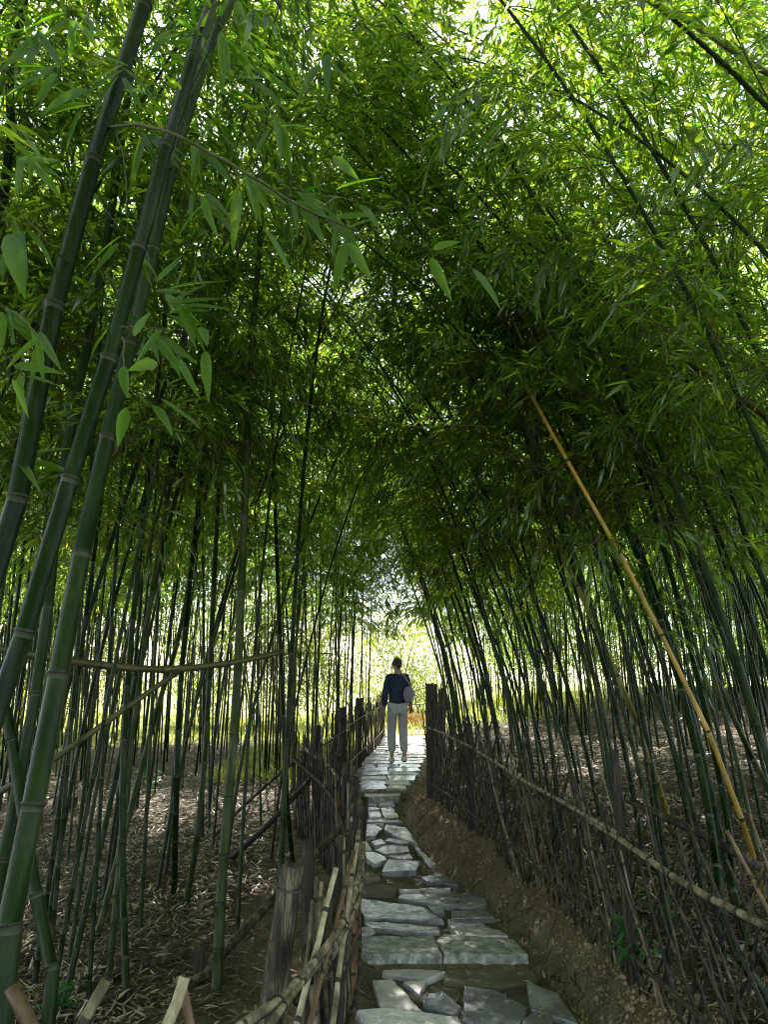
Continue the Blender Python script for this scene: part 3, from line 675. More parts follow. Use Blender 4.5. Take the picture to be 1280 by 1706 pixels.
for k, (bx, by) in enumerate(((1.35, 4.9), (1.5, 4.1), (1.62, 5.6), (1.2, 6.2))):
    lab = ['dark bamboo leaning left beside the fence behind the middle fence post', 'dark green bamboo standing against the back of the near fence post', 'second dark bamboo a step behind the fence, left of the yellow-green one', 'thin dark bamboo near the far end of the right fence'][k]
    r = place(ARC, bx, by, RS.normal(0, .15), 1.0, lab, None)

for k, (bx, by, yaw, sc, pool) in enumerate([(-2.1, 4.9, math.pi, 1.05, MED), (-2.6, 4.0, math.pi-.2, 1.1, MED), (-1.7, 6.0, math.pi+.2, 1.0, MED), (2.2, 3.1, .1, 1.1, ARC), (2.7, 4.5, 0, 1.15, MED), (3.1, 2.7, -.1, 1.15, ARC),
        (2.4, 5.5, .1, 1.1, ARC), (3.6, 3.7, 0, 1.2, MED), (-2.5, 1.9, math.pi-.5, 1.1, MED), (3.4, 5.2, 0, 1.2, MED), (-3.3, 3.2, math.pi, 1.15, MED), (2.9, 6.3, 0, 1.2, ARC), (1.9, 4.2, 0, 1.1, ARC), (1.8, 5.3, .1, 1.15, ARC), (-1.75, 4.4, math.pi, 1.05, MED), (-1.35, 6.6, math.pi, 1.0, MED),
        (2.0, 3.7, .05, 1.05, MED), (2.15, 4.9, -.1, 1.1, MED), (1.75, 5.7, .1, 1.1, MED), (2.5, 3.4, .1, 1.15, MED), (-1.95, 5.4, math.pi, 1.1, MED), (-2.05, 4.3, math.pi+.1, 1.15, MED), (-2.4, 3.3, math.pi+.15, 1.1, MED), (1.6, 6.9, 0, 1.1, MED)]):
    taken.append((bx, by)); place(pool, bx, by, yaw, sc, None, None, 0)
# labels of the scattered culms: look first, then the order along the row
bpy.context.view_layer.update(); sets = {}
for o in list(scene.objects):
    if o.type == 'EMPTY' and o.get('category', 'bamboo') == 'bamboo' and o.name.startswith('bamboo') and (o.get('group') or not o.get('label')):
        x, y, z = o.location; cu = [c for c in o.children if c.name.startswith('culm')][0]; bb = cu.bound_box; r_ = (bb[0][0]+bb[6][0])/2
        wx = o.matrix_world @ Vector(bb[0]); wy = o.matrix_world @ Vector(bb[6]); lean = (wx.x+wy.x)/2-x
        d = 'leaning left' if lean < -.42 else ('leaning right' if lean > .42 else 'upright')
        c = 'dark' if 'dark' in cu.data.materials[0].name else 'green'; t = 'thick' if max(v.co.x for v in list(cu.data.vertices)[:8])*o.scale[0] > .0185 else 'slim'
        side = 'left' if x < 0 else 'right'; zone = 'front' if y < 6.5 else ('middle' if y < 10.8 else 'back')
        dep = y*CP+(z-CAMZ)*SP
        sets.setdefault((side, zone, t, c, d), []).append((640+x/max(dep, .1)*F, o))
for (side, zone, t, c, d), L_ in sets.items():
    L_.sort(key=lambda q: q[0]); g = 'bamboos in the %s of the %s grove' % (zone, side)
    for i, (px, o) in enumerate(L_):
        tag(o, '%s %s %s bamboo %s, counted rightwards in the %s of the %s grove' % (ORD[min(i, 29)], t, c, d, zone, side), 'bamboo', g)

# the long side branch of the thickest culm and leaf sprays close to the camera
def big_leaves(root, off, items, name='foliage'):
    """items: (px,py,Y, px2,py2, width px) leaves given by base and tip"""
    O = []; D = []; L = []; Wd = []
    for (a, b, Y, c, d, wp) in items:
        p = P(a, b, Y); q = P(c, d, Y-.05+RS.uniform(-.05, .05)); O.append(p-off); D.append(q-p); L.append(np.linalg.norm(q-p)); Wd.append(wp/F*Y*1.1)
    O = np.array(O); D = np.array(D); n = len(O)
    Nn = np.array([0, -.8, .5])+RS.normal(0, .3, (n, 3))
    # two-segment leaves with a folded midrib
    V = []; Fs = []
    D_ = D/np.linalg.norm(D, axis=1)[:, None]
    for i in range(n):
        S = np.cross(D_[i], Nn[i]); S /= np.linalg.norm(S); NN = np.cross(S, D_[i]); b = len(V)
        prof = [(0, .04), (.08, .30), (.25, .5), (.5, .46), (.75, .28), (.9, .12), (1, .005)]
        for t, wv in prof:
            c0 = O[i]+D[i]*t - NN*(.10*L[i]*(t*t-t)) 
            for sgn in (-1, 0, 1): V.append(c0+S*sgn*wv*Wd[i]+NN*(abs(sgn)*wv*Wd[i]*.35))
        for j in range(len(prof)-1):
            for e in (0, 1): Fs.append((b+j*3+e, b+j*3+e+1, b+(j+1)*3+e+1, b+(j+1)*3+e))
    rn = np.repeat(RS.rand(n)*.8, 12)
    return mesh_obj(name, V, Fs, M['leaf_near'], parent=root, smooth=True, rnd=rn)
def px_branch(root, off, pts, r0, r1, m=None, name='branch'):
    mb = MB(); q = spline([P(*p)-off for p in pts], 20); q += RS.normal(0, .002, q.shape); mb.tube(q, np.linspace(r0, r1, 20), 6); return mb.build(name, m or M['twig'], root)
px_branch(hA, oA, [(183,212,2.14),(230,208,2.0),(290,225,1.9),(350,255,1.9),(430,300,1.9),(500,345,2.0),(570,375,2.1),(640,402,2.2)], .0065, .002)
px_branch(hA, oA, [(115,440,2.14),(80,405,2.0),(40,360,1.95),(0,310,1.9)], .004, .002)
px_branch(hA, oA, [(188,212,2.14),(205,260,2.1),(212,330,2.05),(210,400,2.05)], .003, .0015)
items = []
def spray(px, py, Y, n, ang, spread, ll=(55, 95), off=14):
    px_branch(hA, oA, [(px-RS.uniform(30, 90), py-RS.uniform(40, 110), Y+.05), (px-20, py-30, Y), (px, py, Y)], .0022, .001, name='twig')
    for i in range(n):
        a = math.radians(ang + RS.uniform(-spread, spread)); l = RS.uniform(*ll)
        x0 = px+RS.uniform(-off, off); y0 = py+RS.uniform(-off, off)
        items.append((x0, y0, Y+RS.uniform(-.08, .08), x0+l*math.cos(a), y0+l*math.sin(a), l*RS.uniform(.15, .21)))
# explicit leaves seen in the photograph
for t in [(578,403,2.1,556,492,20),(580,405,2.1,622,470,20),(398,318,1.9,388,425,20),(408,130,1.9,480,190,22),(412,108,1.9,500,165,16),(556,262,2.0,600,302,18),(560,316,2.1,640,296,16),(598,340,2.1,634,385,18),
          (722,415,2.2,768,403,16),(718,430,2.2,754,505,18),(788,448,2.2,836,518,17),(15,390,1.9,42,500,34),(395,0,1.9,412,95,20),(150,150,1.9,70,190,30),(300,150,1.9,285,130,14),
          (262,605,1.9,212,618,22),(270,548,1.9,222,612,12),(335,545,1.9,345,578,17),(342,585,1.9,348,672,18),(298,598,1.9,335,668,13),(205,610,1.9,212,665,18),(210,680,1.9,196,745,20),(255,675,1.9,288,728,17),(268,665,1.9,338,718,9),(222,560,1.9,250,520,16),(180,548,2.0,150,600,14),(205,150,1.9,250,160,20),(440,380,2,490,470,16)]: items.append(t)
for (x, y, n, a, s) in [(290,520,7,20,60),(250,560,5,60,50),(240,230,6,70,60),(330,240,7,60,50),(420,290,7,80,50),(490,330,6,70,50),(90,120,8,150,60),(140,170,7,160,60),(60,60,8,120,70),(40,260,7,60,70),(30,380,6,70,60),(10,520,6,80,50),(60,560,5,100,60),(30,620,5,60,60),(560,372,4,40,60),(380,60,6,80,60),(300,60,6,110,70),(120,20,7,100,70),(200,120,6,120,80),(30,760,4,20,50),(210,400,5,90,50),(330,330,6,90,50),(460,200,5,60,60),(540,100,4,90,50),(270,480,6,10,60)]:
    spray(x, y, RS.uniform(1.85, 2.5), n, a, s)
for tw in [[(545,362,2.05),(565,385,2.1),(579,404,2.1)], [(655,405,2.2),(700,408,2.2),(722,420,2.2)], [(722,420,2.2),(760,425,2.2),(789,448,2.2)], [(535,300,2.0),(548,280,2.0),(556,262,2.0)], [(530,350,2.0),(560,330,2.05),(598,338,2.1)], [(200,545,1.95),(262,548,1.9),(335,552,1.9)], [(205,560,1.95),(210,640,1.9),(255,675,1.9)], [(330,240,1.9),(372,170,1.9),(410,115,1.9)], [(390,275,1.9),(396,300,1.9),(398,318,1.9)]]: px_branch(hA, oA, tw, .0022, .001, name='twig')
big_leaves(hA, oA, items)
# thin pale dry twigs
def twig_thing(label, pts, r, m=None):
    W = P(*pts[0]); root = empty('dry_twig', W); mb = MB(); q = spline([P(*p)-W for p in pts], 24); q += RS.normal(0, .002, q.shape)
    mb.tube(q, np.linspace(r, r*.5, 24), 5); 
    for k in (8, 13, 18):
        mb.tube([q[k], q[k]+np.array([RS.uniform(-.05, .08), 0, RS.uniform(-.06, .06)])], [r*.5, r*.2], 4)
    mb.build('stem', m or M['twig_pale'], root); tag(root, label, 'twig'); return root
twig_thing('long pale dry twig hanging across the dark middle of the path tunnel', [(418,690,4.1),(455,665,4.0),(520,676,4.0),(600,692,4.0),(700,712,4.0),(760,708,4.0),(830,712,4.0)], .003)
twig_thing('short pale twig sticking out left of the lone upright bamboo', [(250,788,4.3),(320,780,4.2),(400,787,4.1)], .0025)
twig_thing('pale twig crossing the foot of the canopy beside the lone upright bamboo', [(380,913,4.2),(410,915,4.1),(475,908,4.0)], .003)

# ------------------------------------------------------------------ fences
def stick_pts(a, b, n=6, wob=.006):
    t = np.linspace(0, 1, n)[:, None]; p = a*(1-t)+b*t; p[1:-1] += RS.normal(0, wob, (n-2, 3)); return p
def pole(mb, pts, r0, r1, sides=8, spacing=.3, hollow=False):
    """bamboo pole with node rings, materials 0 skin 1 node"""
    pts = np.asarray(pts, float); L = np.r_[0, np.cumsum(np.linalg.norm(np.diff(pts, axis=0), axis=1))]; T = L[-1]
    ss = [0.]; mul = [1.]; mi = []; s = RS.uniform(.05, spacing)
    while s < T-.03:
        for d, m, q in ((-.008, .97, 0), (-.003, 1.13, 1), (.003, 1.13, 1), (.008, .98, 1)):
            if s+d > ss[-1]: ss.append(s+d); mul.append(m); mi.append(q)
        s2 = s+spacing*RS.uniform(.8, 1.2)
        mid = (s+s2)/2
        if mid < T-.03: ss.append(mid); mul.append(1.); mi.append(0)
        s = s2
    ss.append(T); mul.append(1); mi.append(0); ss = np.array(ss)
    c = np.stack([np.interp(ss, L, pts[:, k]) for k in range(3)], 1)
    mb.tube(c, np.interp(ss, [0, T], [r0, r1])*np.array(mul), sides, 0, True, mi)
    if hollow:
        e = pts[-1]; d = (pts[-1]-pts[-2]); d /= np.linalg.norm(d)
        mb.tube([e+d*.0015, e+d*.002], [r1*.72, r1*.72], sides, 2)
def post_mesh(a, b, r, root, m, off, notch=True):
    n = 14; k = 9; t = np.linspace(0, 1, k); V = []; Fs = []; T = (b-a)/np.linalg.norm(b-a)
    u = np.cross(T, [0, 1, 0]); u /= np.linalg.norm(u); v = np.cross(T, u); ph = RS.uniform(0, 6)
    for i, tt in enumerate(t):
        for j in range(n):
            an = j*2*math.pi/n; rr = r*(1+.06*math.sin(3*an+ph)+.04*math.sin(5*an+tt*3)+RS.normal(0, .015))*(1.06-.08*tt)
            V.append(a-off+(b-a)*tt+rr*(math.cos(an)*u+math.sin(an)*v)+T*(RS.normal(0, .006) if i == k-1 else 0))
    for i in range(k-1):
        for j in range(n): q = (j+1) % n; Fs.append((i*n+j, i*n+q, (i+1)*n+q, (i+1)*n+j))
    V.append(b-off-T*.006); Fs += [((k-1)*n+j, (k-1)*n+(j+1) % n, k*n) for j in range(n)]
    return mesh_obj('post', V, Fs, m, parent=root, smooth=True)
def fence(label, line, h, npick, rails, posts, rail_mats, mix, leanr=.30, hvar=.12, r=(.006, .011), stuff_from=96, top_over=.18):
    """line: ground polyline [(x,y)]; pickets crossed left/right like a lattice"""
    line = np.array([(x, y, float(H(x, y))) for x, y in line]); fine = spline(line, 120)
    fine[:, 2] = H(fine[:, 0], fine[:, 1])
    L = np.r_[0, np.cumsum(np.linalg.norm(np.diff(fine[:, :2], axis=0), axis=1))]; T = L[-1]
    at = lambda s, z=0: np.array([np.interp(s, L, fine[:, 0]), np.interp(s, L, fine[:, 1]), np.interp(s, L, fine[:, 2])+z])
    root = empty('bamboo_fence', at(0)); off = at(0)
    extra = MB()
    for i in range(npick):
        s = (i+RS.uniform(.2, .8))/npick*T; up = 1 if i % 2 else -1
        hh = h*RS.uniform(1-hvar, 1+hvar)+top_over*RS.rand(); ln = up*hh*math.tan(leanr*RS.uniform(.5, 1.25))
        s2 = min(max(s+ln, 0), T)
        tdir = at(min(s+.05, T))-at(max(s-.05, 0)); tdir[2] = 0; tdir /= np.linalg.norm(tdir); nr = np.array([-tdir[1], tdir[0], 0])
        a = at(s, -.06)+nr*up*.012; b = at(s2, hh)+nr*(up*.018+RS.normal(0, .02))
        rr = RS.uniform(*r); q = RS.rand(); cum = 0; mm = 'stick_dark'
        for nme, pr in mix:
            cum += pr
            if q < cum: mm = nme; break
        if i < stuff_from:
            mb = MB(); pole(mb, stick_pts(a, b)-off, rr*1.1, rr*.85, 6, .22, hollow=False); mb.build('picket', [M[mm], M['node']], root)
        else: pole(extra, stick_pts(a, b)-off, rr*1.1, rr*.85, 6, .22)
    if extra.V:
        o = extra.build('pickets', [M['stick_dark'], M['node']], root); o['kind'] = 'stuff'
    for (z, side, rr, mname, s0, s1) in rails:
        ss = np.linspace(s0*T, s1*T, 26); pts = []
        for k, s in enumerate(ss):
            tdir = at(min(s+.05, T))-at(max(s-.05, 0)); tdir /= np.linalg.norm(tdir); nr = np.array([-tdir[1], tdir[0], 0])
            zz = z if not callable(z) else z(s/T)
            pts.append(at(s, zz)+nr*side+np.array([0, 0, .012*math.sin(k*.9)]))
        pts = np.array(pts)
        # smooth heights
        pts[:, 2] = np.convolve(np.r_[[pts[0, 2]]*3, pts[:, 2], [pts[-1, 2]]*3], np.ones(7)/7, 'valid')
        mb = MB(); pole(mb, pts-off, rr, rr*.8, 10, .16); mb.build('rail', [M[mname], M['node']], root)
        for k in range(4, 24, 5):   # wire ties
            c = pts[k]-off; d = pts[k+1]-pts[k-1]; d /= np.linalg.norm(d); tt = np.linspace(0, 2*math.pi, 13)
            u = np.cross(d, [0, 0, 1]); u /= np.linalg.norm(u); v = np.cross(d, u)
            w_ = MB(); w_.tube([c+(rr*1.25)*(math.cos(x)*u+math.sin(x)*v)+d*.004*math.sin(x) for x in tt], .0016, 5); w_.build('wire_tie', M['wire'], root)
    for (s, hh, rr, tilt, mname) in posts:
        a = at(s*T, -.1); b = at(s*T, hh)+np.array([tilt[0], tilt[1], 0]); post_mesh(a, b, rr, root, M[mname], off)
    tag(root, label, 'fence'); return root
MIXR = [('stick_dark', .68), ('stick_grey', .24), ('stick_brown', .08)]
fence('dark lattice bamboo fence on the right bank with a long pale top pole', [(1.6, 1.5), (1.5, 1.8), (1.32, 2.7), (1.21, 3.46), (1.11, 4.4), (.95, 5.4), (.74, 6.4), (.47, 7.8)], .70, 150,
      [(lambda t: .60+.07*t,   .034, .016, 'stick_pale', .0, .42), (lambda t: .61+.07*t,   .03, .013, 'stick_grey', .36, 1.0), (lambda t: .13+.02*t, .03, .012, 'stick_grey', .12, 1.0), (lambda t: .56+.05*t, -.04, .016, 'stick_dark', .0, .6)],
      [(.36, 1.02, .025, (-.02, 0), 'post'), (.78, .85, .028, (0, 0), 'post'), (.99, 1.12, .045, (0, 0), 'post'), (.975, .95, .04, (.0, .03), 'post'), (.10, .8, .035, (.02, 0), 'post')], None, MIXR, stuff_from=96, leanr=.60, r=(.0045, .009), hvar=.2)
fence('dark lattice fence continuing along the right of the path behind the corner post', [(.52, 8.0), (.66, 9), (.95, 12), (1.2, 15), (1.35, 17.5)], .78, 80,
      [(.62,   .03, .013, 'stick_dark', 0, 1), (.2,   .03, .012, 'stick_dark', 0, 1)], [(0.02, 1.1, .05, (0, 0), 'post'), (.35, .95, .045, (0, 0), 'post'), (.7, .95, .045, (0, 0), 'post')], None, MIXR)
fence('low fence crossing behind the straw mound at the far end of the path', [(1.5, 18.3), (.6, 18.9), (-.4, 19.3), (-1.5, 19.2)], .75, 44,
      [(.55, -.03, .014, 'stick_grey', 0, 1)], [(.3, .85, .04, (0, 0), 'post')], None, MIXR)
MIXL = [('stick_dark', .72), ('stick_grey', .20), ('stick_brown', .08)]
fence('tangled dark fence hugging the left path edge, with a curved rail and thick black posts', [(-.26, 2.75), (-.17, 3.4), (-.16, 4.2), (-.22, 5.0), (-.40, 6.0), (-.62, 6.8), (-.88, 7.6)], .72, 140,
      [(lambda t: .60+.16*t, -.035, .016, 'stick_grey', 0, .5), (lambda t: .62+.18*t, -.035, .018, 'stick_pale', .45, 1), (.2, -.03, .014, 'stick_dark', 0, 1), (lambda t: .52+.15*t, .04, .016, 'stick_dark', 0, 1)],
      [(.50, .84, .034, (.05, 0), 'post'), (.56, .90, .038, (.03, .1), 'post'), (.43, .80, .028, (.08, 0), 'post'), (.47, .88, .024, (.03, .1), 'post'), (.75, .86, .030, (.12, .05), 'post'), (.97, .8, .03, (.05, 0), 'post'), (.3, .55, .03, (0, 0), 'post')], None, MIXL, leanr=.30, stuff_from=96, r=(.006, .012), hvar=.25, top_over=.12)
fence('thin lattice fence of crossed sticks bounding the path on the left beside the walking person', [(-.9, 7.7), (-.67, 8.5), (-.50, 10), (-.36, 11.6), (-.10, 14.3), (.0, 16.5)], .80, 120,
      [(lambda t: .72, -.03, .012, 'stick_grey', 0, 1), (.22, -.03, .011, 'stick_grey', .25, 1)], [(.06, .95, .04, (0, 0), 'post'), (.22, 1.0, .045, (0, 0), 'post'), (.42, 1.0, .04, (0, 0), 'post')], None, MIXL, leanr=.25, r=(.006, .010))
# near-left fence bending below the camera: separate because its sticks are big and few
def near_left():
    off = np.array([-.3, 2.4, 0.]); root = empty('bamboo_fence', off)
    def P_(px, py, Y): return P(px, py, Y)-off
    def pk(a, b, r, m, nm='picket', hollow=True, sides=10):
        mb = MB(); p = spline([P_(*a), P_(*b)] if not isinstance(a, list) else [P_(*q) for q in a], 9)
        p[1:-1] += RS.normal(0, .002, p[1:-1].shape); r *= .8; pole(mb, p, r*1.05, r*.95, sides, .17, hollow); return mb.build(nm, [M[m], M['node'], M['hollow']], root)
    # rails
    pk([(330,1790,1.85),(400,1710,2.05),(480,1655,2.3),(540,1585,2.6),(580,1520,2.95),(603,1440,3.5)], None, .017, 'stick_grey', 'rail')
    pk([(400,1775,1.9),(480,1665,2.25),(560,1570,2.75),(598,1500,3.1),(606,1405,3.8)], None, .013, 'stick_pale', 'rail')
    pk([(100,1900,1.75),(250,1830,1.8),(360,1765,1.9)], None, .016, 'stick_grey', 'rail')
    # pickets with cut tops, the shade of the hole painted as a dark disc
    for b, t, r, m in [((470,1800,2.35),(560,1447,2.75),.0125,'stick_pale'),((520,1790,2.4),(535,1470,2.75),.011,'stick_grey'),((540,1800,2.5),(598,1385,3.2),.012,'stick_pale'),((500,1770,2.3),(590,1420,3.0),.010,'stick_brown'),
                       ((455,1760,2.25),(452,1568,2.3),.015,'stick_dark'),((250,1790,1.8),(308,1628,1.85),.017,'stick_pale'),((335,1800,1.85),(300,1625,1.9),.013,'stick_brown'),((90,1800,1.75),(178,1632,1.8),.017,'stick_pale'),((110,1830,1.7),(18,1645,1.75),.020,'stick_brown'),
                       ((560,1800,2.9),(590,1300,4.6),.014,'stick_dark'),((545,1780,2.7),(604,1345,4.2),.014,'stick_dark'),((565,1790,2.9),(571,1500,3.2),.012,'stick_dark'),((495,1790,2.4),(520,1500,2.7),.009,'stick_grey'),((555,1770,2.8),(548,1560,2.9),.013,'stick_dark'),((525,1760,2.6),(600,1560,2.9),.009,'stick_dark')]:
        pk(b, t, r, m)
    a = P(452,1660,2.75); b = P(487,1443,2.72); post_mesh(a-np.array([.02, 0, .25]), b, .041, root, M['post_grey'], off)
    c = P_(482,1480,2.70); tt = np.linspace(0, 2*math.pi, 17); w_ = MB(); w_.tube([c+np.array([.046*math.cos(x), .046*math.sin(x), .004*math.sin(2*x)]) for x in tt], .003, 6); w_.build('wire_tie', M['wire'], root)
    post_mesh(P(520,1620,3.1)-np.array([0, 0, .3]), P(512,1400,3.3), .028, root, M['post'], off)
    tag(root, 'near left fence end with cut pale sticks, curved rails and a thick sawn post', 'fence')
near_left()
def pole_thing(label, pts, r0, r1, m, ground_end=False, name='bamboo_pole', cat='pole', off3=None):
    W = [P(*p) for p in pts]
    if ground_end: g = hit(pts[0][0], pts[0][1]); g[2] += .01; W[0] = g
    W = np.array(W); root = empty(name, W[0]); mb = MB(); q = spline(W, 16)-W[0]; pole(mb, q, r0, r1, 10, .3, True)
    mb.build('culm', [M[m], M['node'], M['hollow']], root); tag(root, label, cat); return root
pole_thing('long bent bamboo pole tied level across the culms of the left grove', [(-60,1068,3.3),(0,1082,3.35),(120,1102,3.45),(240,1115,3.55),(330,1112,3.65),(420,1098,3.8),(472,1085,3.9)], .0225, .015, 'pole_olive')
pole_thing('thinner bamboo pole slanting up to meet the level pole', [(-30,1335,3.3),(60,1285,3.4),(160,1215,3.5),(230,1165,3.6),(318,1105,3.7)], .015, .013, 'pole_olive')
pole_thing('dark brace pole leaning from the litter up to the left fence, behind the sawn post', [(325,1640,3),(430,1525,4.5),(520,1430,5.0),(580,1365,5.2)], .028, .022, 'stick_dark', True)
pole_thing('dark brace pole leaning on the middle of the left fence', [(385,1432,5),(450,1370,6),(515,1300,6.3)], .026, .02, 'stick_dark', True)
pole_thing('thin dark brace pole at the back of the left fence', [(350,1400,6),(430,1320,7.3),(520,1245,7.8)], .018, .015, 'stick_dark', True)
pole_thing('dark fallen pole lying behind the right fence', [(1300,1465,3.4),(1180,1395,3.7),(1040,1330,4.2)], .022, .018, 'stick_dark')
pole_thing('thin pale twig bending over the far left fence posts', [(440,1092,6),(520,1088,6.3),(570,1092,6.5),(598,1108,6.6)], .006, .004, 'stick_grey', name='dry_twig', cat='twig')

# ------------------------------------------------------------------ ground clutter
def clods():
    n = 9000; y = np.exp(RS.uniform(math.log(3.2), math.log(9.5), n)); lo = PR(y); x = lo-.05+RS.rand(n)*(FX(y)-lo+.25)
    k = RS.rand(n) < .12; x[k] = (PL(y)-.5+RS.rand(n)*.75)[k]
    z = H(x, y); r = .004+.016*RS.rand(n)**3.5
    ico = np.array([(1, 0, 0), (0, 1, 0), (-1, 0, 0), (0, -1, 0), (0, 0, 1), (0, 0, -1)], float); f = np.array([(0, 1, 4), (1, 2, 4), (2, 3, 4), (3, 0, 4), (1, 0, 5), (2, 1, 5), (3, 2, 5), (0, 3, 5)])
    V = (np.stack([x, y, z], 1)[:, None]+ico[None]*(r[:, None, None]*RS.uniform(.6, 1.3, (n, 6, 1)))).reshape(-1, 3); Fs = (np.arange(n)[:, None, None]*6+f[None]).reshape(-1, 3)
    tag(mesh_obj('soil_clods', V, Fs, M['clod']), 'loose crumbs of brown soil scattered over the dirt bank', 'soil', kind='stuff')
M['clod'] = noise_mat('soil_clod', [(.3, (.10, .07, .04)), (.5, (.22, .155, .09)), (.7, (.38, .31, .21))], scale=5, rough=.9, bump=0)
clods()
def roots():
    mb = MB()
    for i in range(46):
        y = RS.uniform(3.4, 9.0); x0 = float(PR(y))+RS.uniform(.02, .5)*float(FX(y)-PR(y)); a = RS.uniform(-.9, .9)+(math.pi if RS.rand() < .5 else 0); L = RS.uniform(.06, .28)
        p = []
        for t in np.linspace(0, 1, 7): px = x0+L*t*math.cos(a)+RS.normal(0, .008); py = y+L*t*math.sin(a)*.6+RS.normal(0, .008); p.append((px, py, float(H(px, py))+.004))
        mb.tube(p, np.linspace(.0035, .0012, 7)*RS.uniform(.6, 1.3), 4)
    tag(mb.build('roots', M['stick_grey']), 'thin bare roots and twigs lying over the dirt bank', 'roots', kind='stuff')
roots()
def rootlog(label, pts, r, m='post'):
    W = [hit(a, b) for a, b in pts]; W = np.array(W); W[:, 2] += r*.4; root = W[0].copy(); q = spline(W-root, 20); q += RS.normal(0, r*.12, q.shape)
    mb = MB(); mb.tube(q, r*np.linspace(1, .6, 20)*(1+RS.normal(0, .08, 20)), 9); o = mb.build('fallen_branch', M[m]); o.location = tuple(root); tag(o, label, 'branch')
rootlog('dark rotten branch lying on the litter between the culms', [(150,1650),(200,1625),(245,1612),(290,1602),(305,1592)], .030)
rootlog('short dark rotten branch at the bottom of the left litter', [(130,1690),(180,1672),(215,1655)], .030)
rootlog('small broken brown stick on the dirt beside the right end of the path', [(952,1632),(965,1648),(975,1662)], .010, 'stick_brown')
# dark stump blocks
def stump(label, px, py, r, h, m='post', name='stump'):
    g = hit(px, py); root = g.copy(); ob = post_mesh(g+np.array([0, 0, -.05]), g+np.array([RS.normal(0, .02), 0, h]), r, None, M[m], root); ob.name = name; ob.location = tuple(root); tag(ob, label, 'stump')
stump('short black cut stump beside the foot of the brace pole', 335, 1632, .03, .16)
stump('low wide dark stump at the back of the left litter', 105, 1345, .13, .12)
# shoots of young leaves
def shoot(label, px, py, n, h, sp, m='leaf_low', llen=(.07, .15)):
    g = hit(px, py); root = empty('bamboo_shoot', g); f = Foliage()
    for i in range(n):
        az = RS.uniform(0, 6.28); L = h*RS.uniform(.5, 1)
        d = np.array([math.cos(az)*sp, math.sin(az)*sp, 1.]); d /= np.linalg.norm(d); pts = np.array([[0, 0, -.01], d*L*.5, d*L+np.array([0, 0, -.03*L])]); f.tw.tube(pts, [.003, .002, .001], 4)
        k = 8; t = RS.uniform(.35, 1, k)[:, None]; O = d*L*t; D = rnd_unit(k)*[1, 1, .35]+[0, 0, .1]
        l = RS.uniform(*llen, k); f.add(O, D, np.array([0, 0, 1.])+RS.normal(0, .3, (k, 3)), l, l*.16)
    f.build(root, M[m], M['twig']); tag(root, label, 'shoot')
shoot('green young bamboo shoot leaning out of the right fence foot', 1075, 1645, 7, .38, .45)
shoot('small grassy green shoot just behind the right fence', 1110, 1560, 4, .30, .35)
shoot('few green blades at the bottom left corner', 90, 1690, 4, .16, .7)
shoot('small green seedling on the litter near the back of the left grove', 245, 1320, 5, .35, .5)
shoot('low pale green seedling on the slope of the right grove', 1150, 1210, 5, .3, .8)

# crowns and thin culms of the far bamboo wood, seen only as a mass behind the countable ones, bar the last, which is unseen
def wood(label, name, x0, x1, y0, y1, z0, z1, n, nculm, seed, dep=5.0, rc=.016):
    f = Foliage()
    O = np.stack([RS.uniform(x0, x1, n), RS.uniform(y0, y1, n), np.zeros(n)], 1)
    O[:, 2] = z0 + (z1-z0)*RS.beta(1.3, 1.2, n)
    g = fbm(O[:, 0]*1.1, O[:, 2]*1.1+seed, 3, 61)+fbm(O[:, 0]*3, O[:, 2]*3+seed, 2, 62)*.6
    O = O[g > -.10]; m = len(O); k = 5
    C = np.repeat(O, k, 0)+RS.normal(0, .09, (m*k, 3)); a = np.repeat(RS.uniform(0, 6.28, m), k)+RS.normal(0, .6, m*k)
    D = np.stack([np.cos(a), np.sin(a), RS.uniform(-1.1, .1, m*k)], 1); l = RS.uniform(.10, .19, m*k)
    V = leaf_verts(C, D, np.array([0, 0, 1.])+RS.normal(0, .4, (m*k, 3)), l, l*.16, .12)
    o = leaves_mesh(name, V, m*k, M['leaf']); tag(o, label, 'bamboo wood', kind='stuff')
    mb = MB()
    for i in range(nculm):
        x = RS.uniform(x0, x1); y = RS.uniform(y0-dep, y1); z = float(H(x, y)); le = RS.normal(0, .25, 2)
        if -1.3 < x < 1.5: continue
        mb.tube(spline([(x, y, z-.1), (x+le[0]*.5, y+le[1]*.5, z+2.5), (x+le[0]*2, y+le[1], z+6)], 7), np.linspace(rc, rc*.45, 7), 5)
    c = mb.build('culms', [M['culm_dark']], o); c['kind'] = 'stuff'
wood('far mass of thin bamboos and crowns closing the back of the left grove', 'bamboo_wood', -17, -1.1, 15.5, 18.5, 3.0, 8.5, 42000, 300, 3)
wood('far mass of thin bamboos and crowns closing the back of the right grove', 'bamboo_wood', 2.6, 18, 13.5, 22, 1.5, 9.5, 90000, 420, 9, 3.0)
wood('bamboo wood continuing along both sides of the path behind the viewer', 'bamboo_wood', -6.5, 6.5, -8, .9, 3.3, 7.5, 42000, 70, 5, 0)  # out of view, put behind the camera to block frontal sky light

